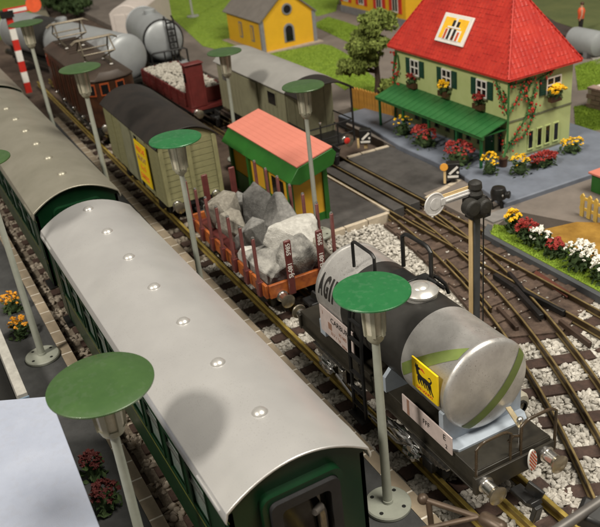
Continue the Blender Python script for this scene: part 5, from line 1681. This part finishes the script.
# climbing rose on the station corner
CR = thing('climbing_rose', 'red climbing rose trained up the station corner from a brown pot', 'plant', (-25.7, 22.75, Z), 0)
MB().lathe([(0.17, 0), (0.2, 0.35), (0.23, 0.38), (0.22, 0.42)], (0.05, -0.1, 0), (0, 0, 1), 20).build('pot', POT, CR)
vine = MB()
fy, rx = 0.30, -0.12       # wall planes in local coordinates (front face y, right face x)
def F(u, z): return (-0.2 - u, fy, z)         # on the front wall, u to the left
def Rr(u, z): return (rx, 0.35 + u, z)      # on the right wall, u away
vine.tube([(0.05, -0.1, 0.35), (-0.05, 0.2, 0.9), (-0.12, 0.28, 2.0), (-0.12, 0.28, 3.6)], [0.07, 0.06, 0.055, 0.05], 6)
branches = [[F(0, 0.5), F(0.35, 1.1)], [F(0, 2.2), F(0.45, 2.9), F(0.75, 3.5)], [F(0, 2.7), F(0.3, 3.2)],
            [Rr(0, 0.6), Rr(0.5, 1.3), Rr(1.0, 1.9), Rr(1.2, 2.4), Rr(1.5, 3.2)], [Rr(0, 0.9), Rr(0.9, 1.0), Rr(1.3, 1.7), Rr(1.5, 2.2)],
            [Rr(0, 3.5), Rr(0.8, 3.45), Rr(1.6, 3.4), Rr(2.5, 3.62)], [Rr(0, 2.3), Rr(0.5, 2.8), Rr(0.9, 3.4)], [Rr(1.2, 2.4), Rr(0.9, 2.9), Rr(1.2, 3.4)]]
for b in branches:
    vine.tube(b, [0.05] + [0.035] * (len(b) - 1), 5)
vine.build('stem', STEMG, CR)
vl = MB()
rr = random.Random(15)
for b in branches:
    for a, c in zip(b[:-1], b[1:]):
        for _ in range(20):
            p = Vector(a).lerp(Vector(c), rr.random())
            onr = abs(p.x - rx) < 0.02 and p.y > 0.34
            p += Vector((rr.uniform(0.0, 0.06), rr.gauss(0, 0.08), rr.gauss(0, 0.09))) if onr else Vector((rr.gauss(0, 0.08), rr.uniform(-0.06, 0.0), rr.gauss(0, 0.09)))
            m_ = Euler((rr.uniform(-1, 1), rr.uniform(-1, 1), rr.uniform(0, 6))).to_matrix()
            vl.add([p + m_ @ Vector(q_) * rr.uniform(0.05, 0.085) for q_ in ((-1, 0, 0), (0, -0.6, 0.1), (1, 0, 0), (0, 0.6, 0.1))], [(0, 1, 2, 3)])
vl.build('leaves', STEMG, CR, smooth=0)
bl = MB()
rr = random.Random(5)
for b in branches:
    for a, c in zip(b[:-1], b[1:]):
        for _ in range(6):
            p = Vector(a).lerp(Vector(c), rr.random())
            onr = abs(p.x - rx) < 0.02 and p.y > 0.34
            d = Vector((0.06, rr.uniform(-0.2, 0.2), rr.uniform(-0.15, 0.15))) if onr else Vector((rr.uniform(-0.18, 0.1), -0.06, rr.uniform(-0.15, 0.15)))
            bl.ball(p + d, rr.uniform(0.03, 0.052), 7, (1, 1, 1.3))
bl.build('blossoms', ROSE, CR)
CR2 = thing('climbing_rose', 'dim climbing rose at the far left corner of the station', 'plant', (-34.4, 22.98, Z), 0)
v2 = MB().tube([(0, 0, 0), (0.1, 0.02, 1.2), (0.0, 0.02, 2.4), (0.25, 0.03, 3.5)], 0.06, 6).tube([(0.05, 0.02, 2.0), (0.5, 0.03, 2.8), (0.4, 0.03, 3.4)], 0.04, 5)
v2.build('stem', STEMG, CR2)
b2 = MB()
for _ in range(24):
    b2.ball((rr.uniform(-0.1, 0.6), -0.04, rr.uniform(1.6, 3.6)), 0.06, 7)
b2.build('blossoms', ROSE, CR2)

def tree(loc, blobs, label, trunk_h, seed=3, nleaf=2600, ls=(0.09, 0.2), name='foam_tree', tr=0.16, lm_=None):
    rr = np.random.default_rng(seed)
    root = thing(name, label, 'tree', loc, 0)
    t = MB().tube([(0, 0, -0.05), (0.05, 0.02, trunk_h * 0.4), (-0.04, 0.04, trunk_h * 0.75), (0.05, 0.0, trunk_h)], [tr * 1.3, tr, tr * 0.85, tr * 0.6], 10)
    for (c, r) in blobs:
        t.tube([(0, 0, trunk_h * 0.5), (c[0] * 0.5, c[1] * 0.5, (c[2] + trunk_h * 0.5) / 2), tuple(c)], [tr * 0.6, tr * 0.4, tr * 0.2], 6)
    t.build('trunk', BARK, root)
    lm = MB()
    tot = sum(r[0] * r[1] * r[2] for _, r in blobs)
    for (c, r) in blobs:
        sub = []
        for _ in range(16):
            d = rr.normal(size=3); d /= np.linalg.norm(d)
            sub.append((np.array(c) + d * np.array(r) * rr.uniform(0.45, 0.85), rr.uniform(0.22, 0.42)))
        n = int(nleaf * r[0] * r[1] * r[2] / tot)
        for _ in range(n):
            sc_, sr = sub[rr.integers(len(sub))]
            d = rr.normal(size=3); d /= np.linalg.norm(d)
            p = Vector(sc_ + d * np.array(r) * sr * rr.uniform(0.7, 1.05))
            m = Euler(tuple(rr.uniform(-PI, PI, 3))).to_matrix()
            s = rr.uniform(*ls)
            vs = [p + m @ Vector(q) * s for q in ((-1, 0, 0), (0, -0.55, 0.2), (1, 0, 0), (0, 0.55, 0.2))]
            lm.add(vs, [(0, 1, 2, 3)])
    lm.build('crown', lm_ or LEAFT, root, smooth=0)
    return root
tb0 = at(378, 98, 0)
rgt = Vector((RM[0][0], RM[0][1], 0)).normalized()
def rel(dx, z): return (rgt.x * dx, rgt.y * dx, z)
tree((tb0.x, tb0.y, 0.0), [(rel(0.25, 4.25), (1.25, 1.2, 0.75)), (rel(-0.2, 3.25), (1.35, 1.3, 0.75)), (rel(-1.15, 2.3), (1.15, 1.1, 0.8)), (rel(-0.2, 2.5), (0.9, 0.9, 0.6)), (rel(-1.7, 1.9), (0.6, 0.6, 0.4))], 'green foam tree standing left of the station', 3.0, nleaf=9000, ls=(0.08, 0.17))
sb = at(396, 102, 0)
tree((sb.x - 1.0, sb.y + 0.3, 0), [((0.1, 0, 0.6), (0.9, 0.9, 0.55)), ((0.8, 0, 0.7), (0.7, 0.7, 0.5))], 'low olive shrub at the left rear corner of the station', 0.5, 8, 1200, name='shrub', tr=0.07)
db = at(64, 10, 0)
tree((db.x, db.y, 0), [((0, 0, 1.2), (2.2, 1.8, 1.2)), ((3.0, 0.5, 0.9), (2.0, 1.6, 1.0)), ((-2.5, -0.5, 0.8), (1.6, 1.4, 0.8))], 'dark green bush in the far left corner behind the pantograph', 0.8, 9, 1900, (0.15, 0.32), name='bush', tr=0.12, lm_=LEAF)

# ================================================================== FENCES
def picket_fence(a, b, h, m, label, n, w=0.1, rails=(0.3, 0.75), name='picket_fence'):
    a, b = Vector((*a, 0)), Vector((*b, 0))
    d = b - a
    rz = math.atan2(d.y, d.x)
    root = thing(name, label, 'fence', a, rz)
    L = d.length
    for z in rails:
        MB().box(0, L, 0.03, 0.09, h * z - 0.05, h * z + 0.05).build('rail', m, root)
    me = MB().prism([(-w, 0), (w, 0), (w, h - w), (0, h), (-w, h - w)], -0.03, 0.03, 'z')
    mm = MB()
    mm.add([(p[0], -p[2], p[1]) for p in me.v], me.f)
    me = mm.mesh('picket', m)
    for k in range(n):
        o = bpy.data.objects.new('picket', me)
        col.objects.link(o); o.parent = root
        o.location = (L * (k + 0.5) / n, 0, rnd.uniform(-0.02, 0.02))
        o.rotation_euler = (0, rnd.uniform(-0.03, 0.03), 0)
    return root
picket_fence((-20.45, 21.85), (-13.5, 21.7), 0.95, FENCEY, 'yellow picket fence at the right behind the flower bed', 20, 0.085)
fa, fb2 = at(352, 108, 0), at(399, 121, 0)
picket_fence((fa.x, fa.y), (fb2.x, fb2.y), 1.25, FENCEO, 'orange board fence between the grey van and the station', 17, 0.1)

# ================================================================== CHAPEL, YELLOW HOUSE, SHED
CH = thing('chapel', 'small yellow chapel with grey roof and round gable window', 'building', (-56.4, 26.8, 0), 0)
cx0, cx1, cy0, cy1, cz = -3.0, 3.1, -2.1, 2.1, 2.3
MB().box(cx0 - 0.4, cx1 + 0.5, cy0 - 0.5, cy1 + 0.4, -0.02, 0.07).build('base_slab', mat('pale slab', (0.36, 0.3, 0.24), 0.8), CH)
gp = [(cy0, 0.07), (cy1, 0.07), (cy1, cz), (0, cz + 1.75), (cy0, cz)]
MB().prism(gp, cx0, cx1, 'x').build('wall', YWALL, CH, smooth=0)
for s in (-1, 1):
    sl_ = math.atan2(1.75, 2.1)
    L_ = math.hypot(2.1, 1.75) + 0.35
    MB().obox((0, 0, 0), (cx1 - cx0 + 0.3, L_, 0.1), (-s * sl_, 0, 0)).build('roof', SLATE, CH, (0.05, s * (1.05 + 0.1), cz + 0.875 + 0.0))
for yy in (cy0, cy1):
    MB().box(cx1 - 0.14, cx1 + 0.06, yy - 0.16 if yy < 0 else yy - 0.12, yy + 0.12 if yy < 0 else yy + 0.16, 0.07, cz - 0.02).build('corner_pilaster', GREYST, CH)
def arch_plate(w, z0, z1, m, name, x, parent, th=0.05):
    pts = [(-w, z0), (w, z0)] + [(w * math.cos(a), z1 - w + w * math.sin(a)) for a in np.linspace(0, PI, 9)]
    return MB().prism(pts, x, x + th, 'x').build(name, m, parent)
dd = arch_plate(0.42, 0.45, 1.75, GREYST, 'door_surround', cx1, CH)
arch_plate(0.28, 0.5, 1.6, DARKGL, 'doorway', cx1 + 0.052, dd, 0.02)
rwn = MB().lathe([(0.4, 0), (0.4, 0.06)], (cx1, 0, cz + 0.45), (1, 0, 0), 24).build('round_window', GREYST, CH)
MB().lathe([(0.28, 0), (0.28, 0.02)], (cx1 + 0.062, 0, cz + 0.45), (1, 0, 0), 24).build('pane', DARKGL, rwn)
for x in (-0.6, 1.4):
    w1 = MB().box(x - 0.24, x + 0.24, cy0 - 0.05, cy0, 0.6, 1.75).build('side_window', GREYST, CH)
    MB().box(x - 0.14, x + 0.14, cy0 - 0.06, cy0 - 0.051, 0.7, 1.65).build('pane', YWALL2, w1)
MB().box(cx0 - 1.2, cx0, -1.0, 1.0, 0.07, 4.6).build('tower', YWALL, CH)
YH = thing('yellow_house', 'yellow house with red shutters and grey plinth at top of picture', 'building', (-55.8, 37.2, 0), 0)
MB().box(-4.9, 4.6, -1.6, 2.2, 0, 0.55).build('plinth', GREYST, YH)
MB().box(-4.8, 4.5, -1.55, 2.1, 0.55, 3.6).build('wall', YWALL, YH)
MB().prism([(-1.9, 3.602), (2.5, 3.602), (0.3, 5.6)], -5.2, 5.0, 'x').build('roof', ROOFR, YH)
for x in (-4.0, -1.6, 1.0, 3.2):
    w1 = MB().box(x - 0.38, x + 0.38, -1.62, -1.551, 0.95, 2.2).build('window', WHITE, YH)
    for dx in (-0.17, 0.17):
        MB().box(x + dx - 0.12, x + dx + 0.12, -1.635, -1.621, 1.05, 2.1).build('pane', DARKGL, w1)
    for s in (-1, 1):
        MB().box(x + s * 0.62 - 0.2, x + s * 0.62 + 0.2, -1.61, -1.551, 0.9, 2.25).build('shutter', SIGRED, YH)
sp = at(425, 22, 0)
PS = thing('pink_shed', 'small pinkish shed half hidden behind the station roof', 'shed', (sp.x - 1.5, sp.y + 2.2, 0), 0)
MB().box(-1.6, 2.4, -1.2, 1.2, 0, 2.3).build('wall', mat('pink wall', (0.5, 0.2, 0.15), 0.7), PS)
MB().prism([(-1.5, 2.302), (1.5, 2.302), (0, 3.2)], -1.8, 2.6, 'x').build('roof', SLATE, PS)
MB().box(0.4, 1.2, -1.23, -1.201, 0.1, 1.6).build('door', GREYST, PS)

# right edge: a small salmon lid on a green case
kq = at(598, 194, 0)
KB = thing('kiosk', 'green kiosk with salmon lid at the right picture edge', 'kiosk', (kq.x + 0.35, kq.y + 0.6, 0), 0)
MB().box(-0.75, 3.0, -0.6, 1.0, -0.02, 0.75).build('wall', GREENH, KB, bevel=0.03)
MB().box(-0.85, 3.1, -0.7, 1.1, 0.752, 0.84).build('roof', PINKR, KB, bevel=0.02)

# top right: round tank, stone wall, figure
rt = at(582, 55, 0)
RT = thing('storage_tank', 'grey round storage tank lying on the lawn at upper right', 'tank', (rt.x, rt.y, 0), 0.0)
MB().lathe([(0.0001, -0.2), (0.5, -0.12), (0.72, 0.05), (0.75, 0.2), (0.75, 2.0), (0.72, 2.15), (0.5, 2.3), (0.0001, 2.4)], (-1.0, 0.2, 0.8), (1, 0.0, 0), 28, cap=False).build('tank', TANKG, RT)
for x in (-0.5, 0.6):
    MB().box(x - 0.15, x + 0.15, -0.4, 0.8, 0, 0.35).build('cradle', GREYST, RT)
wl = at(586, 108, 0)
SWL = thing('stone_wall', 'low pinkish stone wall right of the station', 'wall', (wl.x, wl.y, 0), 0.08)
BRK = mat('pinkish brick', (0.3, 0.2, 0.17), 0.8, c2=(0.4, 0.29, 0.25), scale=3)
MB().box(0, 4.6, 0.05, 0.4, 0, 1.0).box(0, 0.35, 0.4, 3.0, 0, 1.0).build('mortar', MORTAR, SWL)
me = MB().box(-0.27, 0.27, -0.05, 0.05, -0.1, 0.1).mesh('brick', BRK)
for r in range(4):
    for k in range(8):
        o = bpy.data.objects.new('brick', me); col.objects.link(o); o.parent = SWL
        o.location = (0.3 + k * 0.57 + (0.28 if r % 2 else 0) - 0.05, 0.03, 0.13 + r * 0.25)
    for k in range(5):
        o = bpy.data.objects.new('brick', me); col.objects.link(o); o.parent = SWL
        o.location = (-0.03 + 0.0, 0.45 + k * 0.57 + (0.28 if r % 2 else 0), 0.13 + r * 0.25)
        o.rotation_euler = (0, 0, PI / 2)
for k in range(8):
    o = bpy.data.objects.new('coping_stone', MB().box(-0.27, 0.27, -0.05, 0.45, 0, 0.1).mesh('coping_stone', BRK)); col.objects.link(o); o.parent = SWL
    o.location = (0.28 + k * 0.57, 0.02, 1.0)

def skin_body(name, joints, edges, m, parent=None):
    me = bpy.data.meshes.new(name)
    me.from_pydata([j[:3] for j in joints], edges, [])
    me.materials.append(m)
    o = bpy.data.objects.new(name, me)
    col.objects.link(o)
    if parent: o.parent = parent
    o.modifiers.new('skin', 'SKIN')
    for v, j in zip(me.skin_vertices[0].data, joints):
        v.radius = (j[3], j[3])
    me.skin_vertices[0].data[0].use_root = True
    s = o.modifiers.new('sub', 'SUBSURF')
    s.levels = 1; s.render_levels = 2
    return o
pp = at(580, 34, 0)
PE = thing('person', 'tiny standing figure in orange top and black trousers at upper right', 'person', (pp.x, pp.y, 0.03), -0.6)
J = [(0, 0, 1.02, .15), (0, 0, 1.3, .15), (0, 0, 1.55, .18), (0, 0, 1.72, .07), (0, 0.02, 1.86, .11), (0, 0.01, 1.98, .1),
     (0.12, 0, .95, .12), (0.13, 0.03, .52, .085), (0.13, 0, .1, .055), (0.13, -0.12, .05, .05), (-0.12, 0, .95, .12), (-0.13, 0.03, .52, .085), (-0.14, 0, .1, .055), (-0.14, -0.12, .05, .05),
     (0.24, 0, 1.56, .07), (0.33, -0.02, 1.24, .055), (0.3, -0.12, .98, .04), (0.29, -0.16, .88, .035), (-0.24, 0, 1.56, .07), (-0.33, -0.02, 1.24, .055), (-0.3, -0.12, .98, .04), (-0.29, -0.16, .88, .035)]
E_ = [(0, 1), (1, 2), (2, 3), (3, 4), (4, 5), (0, 6), (6, 7), (7, 8), (8, 9), (0, 10), (10, 11), (11, 12), (12, 13), (2, 14), (14, 15), (15, 16), (16, 17), (2, 18), (18, 19), (19, 20), (20, 21)]
skin_body('body', J, E_, mat('figure skin', (0.5, 0.28, 0.18), 0.6), PE)
MB().lathe([(0.2, 0.98), (0.21, 1.25), (0.25, 1.5), (0.16, 1.68)], (0, 0, 0), (0, 0, 1), 14).build('jacket', SIGORA, PE)
tr_ = MB()
for s in (-1, 1):
    tr_.lathe([(0.1, 0.12), (0.115, 0.5), (0.15, 1.0)], (s * 0.13, 0.01, 0), (0, 0, 1), 12)
tr_.build('trousers', INK, PE)
MB().ball((0, 0.03, 1.95), 0.13, 10, (1, 1, 0.9)).build('hair', POT, PE)

# ================================================================== SIGNALS
SG = thing('semaphore_signal', 'semaphore signal seen from behind, cream and grey mast with black lamp head', 'signal', (-16.0, 13.1, -0.45), 0)
MB().box(-0.1, 0.05, -0.1, -0.04, 0.0, 4.9).build('mast_face', CREAM, SG, bevel=0.015)
MB().box(-0.1, 0.1, -0.035, 0.17, 0.0, 4.78).build('mast', MASTG, SG, bevel=0.02)
MB().box(-0.5, 0.5, -0.5, 0.5, 0.0, 0.12).build('foot', BLACKM, SG, bevel=0.03)
lamp = MB().box(-0.16, 0.22, -0.18, 0.26, 4.74, 4.95).lathe([(0.1, 0), (0.24, 0.05), (0.25, 0.3), (0.2, 0.36), (0.0001, 0.38)], (0.05, -0.28, 5.2), (1, 0, 0), 18).lathe([(0.1, 0), (0.23, 0.05), (0.23, 0.3), (0.18, 0.36), (0.0001, 0.38)], (0.08, 0.1, 5.14), (1, 0, 0), 18)
lamp.box(-0.12, 0.18, -0.3, 0.3, 4.96, 5.35).lathe([(0.2, 0), (0.22, 0.1), (0.16, 0.22), (0.2, 0.25), (0.18, 0.42), (0.08, 0.48)], (0.03, 0.03, 5.36), (0, 0, 1), 18)
lamp.build('lamp_head', mat('matte black casting', (0.02, 0.019, 0.016), 0.6, var=0.3, scale=6, bump=0.3), SG, bevel=0.02)
MB().tube([(0.15, 0.3, 5.3), (0.2, 0.42, 5.1), (0.18, 0.4, 4.75), (0.1, 0.24, 4.7)], 0.05, 8).build('crank', BLACKM, SG)
MB().tube([(0.14, 0.24, 4.7), (0.14, 0.24, 2.5), (0.14, 0.24, 0.1)], 0.022, 6).build('pull_wire', BLACKM, SG)
WHB = mat('grey white enamel', (0.62, 0.61, 0.6), 0.45, var=0.15, scale=5)
am = MB().box(-0.02, 0.03, -1.1, -0.1, 5.42, 5.62).build('arm', WHB, SG, bevel=0.01)
MB().box(0.031, 0.06, -0.95, -0.1, 5.5, 5.54).build('arm_rib', WHB, am)
MB().lathe([(0.0001, -0.025), (0.32, -0.025), (0.33, 0.0), (0.32, 0.02), (0.29, 0.02), (0.285, 0.014), (0.0001, 0.014)], (0.0, -1.3, 5.52), (1, 0, 0), 32, cap=False).build('arm_disc', WHB, am)
MB().lathe([(0.17, 0.0), (0.17, 0.012), (0.0001, 0.02)], (0.012, -1.28, 5.53), (1, 0, 0), 24).build('disc_boss', WHB, am)
MB().box(-0.05, -0.021, -1.05, -0.1, 5.44, 5.7).build('arm_front', CREAM, am)

RS = thing('semaphore_signal', 'red and white banded semaphore mast with orange disc arm at upper left', 'signal', (-57.5, 8.6, 0), 0)
for k in range(7):
    MB().box(-0.16, 0.16, -0.2, 0.2, k * 0.72, (k + 1) * 0.72 - 0.002).build('mast_band', WHITE if k % 2 else SIGRED, RS)
MB().box(-0.3, 0.3, -0.5, 0.3, 5.05, 5.5).build('lamp_head', BLACKM, RS)
ra = MB().box(0.17, 0.25, -0.3, 1.5, 5.25, 5.65).build('arm', SIGRED, RS)
MB().box(0.251, 0.27, 0.0, 1.2, 5.34, 5.56).build('arm_stripe', WHITE, ra)
MB().lathe([(0.0001, 0), (0.5, 0), (0.5, 0.08), (0.0001, 0.085)], (0.19, 1.7, 5.6), (1, 0, 0), 28, cap=False).build('arm_disc', SIGORA, ra)

def dwarf(loc, rz, label, oval):
    root = thing('dwarf_signal', label, 'signal', loc, rz, 'black dwarf signals at the level crossing')
    root.rotation_euler = (0, 0, -0.62)
    MB().box(-0.2, 0.2, -0.28, 0.28, 0.22, 0.92).build('box', BLACKM, root, bevel=0.02)
    MB().box(-0.08, 0.08, -0.08, 0.08, -0.05, 0.22).build('foot', CREAM if not oval else BLACKM, root)
    MB().obox((0.206, 0.0, 0.34), (0.012, 0.46, 0.1), (0, 0, 0)).build('white_bar', WHITE, root)
    MB().obox((0.206, 0.02, 0.62), (0.012, 0.48, 0.1), (0.75, 0, 0)).build('white_bar', WHITE, root)
    MB().lathe([(0.055, 0), (0.055, 0.012), (0.0001, 0.013)], (0.2, 0.2, 0.52), (1, 0, 0), 14).build('white_dot', WHITE, root)
    MB().box(0.0, 0.24, -0.4, -0.3, 0.05, 0.85 if oval else 0.5).build('side_plate', CREAM, root)
    if oval:
        o = MB().lathe([(0.0001, 0), (0.17, 0), (0.17, 0.03), (0.0001, 0.035)], (0.25, -0.38, 0.82), (1, 0, 0), 20, cap=False).build('orange_oval', mat('orange oval', (0.85, 0.4, 0.06), 0.5), root)
dwarf((-26.1, 20.25, 0.0), 0.0, 'black dwarf signal with white arrow and orange oval, before red geraniums', True)
q = at(366, 147, 0)
dwarf((q.x, q.y, 0.0), 0.0, 'black dwarf signal with white arrow beside the grey van platform', False)
q = at(497, 208, 0)
LN = thing('switch_lantern', 'small black switch lantern beside the station pavement corner', 'lantern', (q.x, q.y, 0), 0.3)
MB().lathe([(0.16, 0), (0.3, 0.06), (0.33, 0.3), (0.26, 0.5), (0.1, 0.55)], (0, 0.1, 0.35), (0, 0, 1), 18).lathe([(0.12, 0), (0.16, 0.16), (0.12, 0.2)], (0.3, 0.1, 0.62), (1, 0.3, 0), 14).build('lantern_body', BLACKM, LN, bevel=0.01)
MB().tube([(-0.1, -0.15, -0.02), (-0.15, -0.2, 0.3), (0, 0, 0.5)], 0.06, 8).tube([(0.15, 0.1, -0.02), (0.1, 0.1, 0.4)], 0.06, 8).build('stand', BLACKM, LN)
MB().ball((0.28, -0.05, 0.62), 0.05, 8).build('lens', CHROME, LN)

# ================================================================== LEFT PLATFORM BUILDINGS
zS = 2.4
c0 = at(50, 396, zS)
c1 = at(100, 527, zS)
SH = thing('platform_shelter', 'platform shelter with flat pale blue roof at the lower left', 'shelter', (c0.x, c0.y, 0), math.atan2(c1.y - c0.y, c1.x - c0.x))
q = [at(x, y, zS) - SH.location for x, y in ((50, 396), (-70, 406), (-40, 590), (122, 585))]
rot_ = Matrix.Rotation(-SH.rotation_euler.z, 3, 'Z')
q = [rot_ @ v for v in q]
MB().prism([(v.x, v.y) for v in q], zS - 0.22, zS).build('roof', ROOFB, SH, bevel=0.02)
MB().box(0.35, 7.2, -5.5, -0.5, 0, zS - 0.221).build('wall', CREAMW, SH)
MB().box(1.0, 2.6, -0.499, -0.47, 0.8, 1.8).build('window', DARKGL, SH)
d0 = at(27, 392, 1.1)
PB = thing('planter_box', 'pale walled box with blue grey front beside the shelter roof', 'planter', (d0.x, d0.y, 0), 0)
MB().box(-5.5, 0, -0.28, 0, 0, 1.1).box(-5.5, -0.0, -3.2, -2.9, 0, 1.1).build('wall', CREAMW, PB, bevel=0.01)
MB().box(-0.0, 0.05, -3.2, 0.02, 0, 0.98).build('front_board', BLUEB, PB)
MB().box(-5.4, -0.05, -2.9, -0.3, 0, 0.25).build('floor', HOLE, PB)

# ================================================================== BLURRED ROD WORK AT LOWER RIGHT
z0 = 3.0
HR = thing('handrail', 'brown bent rod with ball end reaching in at the bottom edge', 'handrail', (*at(430, 560, 0).xy, 0), 0)
off = Vector(HR.location)
k0, k1, k2 = at(423, 499, z0) - off, at(478, 517, z0 - 0.1) - off, at(500, 522, z0 - 0.1) - off
k3 = at(405, 533, z0 - 0.1) - off
MB().tube([k0, k0.lerp(k1, 0.5), k1], 0.055, 10).ball(k0, 0.11, 12).tube([k3, k1], 0.05, 10).tube([k0 + Vector((0.1, 0.05, 0)), k0 + Vector((0.3, 0.0, -1.0)), (0.4, 0.3, 0.02)], 0.06, 8).build('rod', BROWNR, HR)
MB().obox((k1 + k2) / 2 + Vector((0.1, 0, 0)), (0.55, 0.26, 0.24), (0, 0, 0.3)).build('clamp', BROWNR, HR, bevel=0.1)
GP = thing('coupling_rod', 'grey metal rod with black end piece in the bottom right corner', 'rod', (*at(600, 560, 0).xy, 0), 0)
off = Vector(GP.location)
a0, a1 = at(545, 538, 2.6) - off, at(608, 496, 2.6) - off
MB().tube([a0, a1], 0.1, 12).build('rod', mat('dull grey rod', (0.16, 0.15, 0.14), 0.4, metal=0.5), GP)
b0 = at(597, 517, 2.4) - off
MB().obox(b0, (0.7, 0.5, 0.4), (0.2, 0.1, 0.5)).obox(b0 + Vector((0.2, 0, -1.2)), (0.16, 0.16, 2.4), (0, 0, 0)).build('end_piece', BLACKM, GP, bevel=0.08)
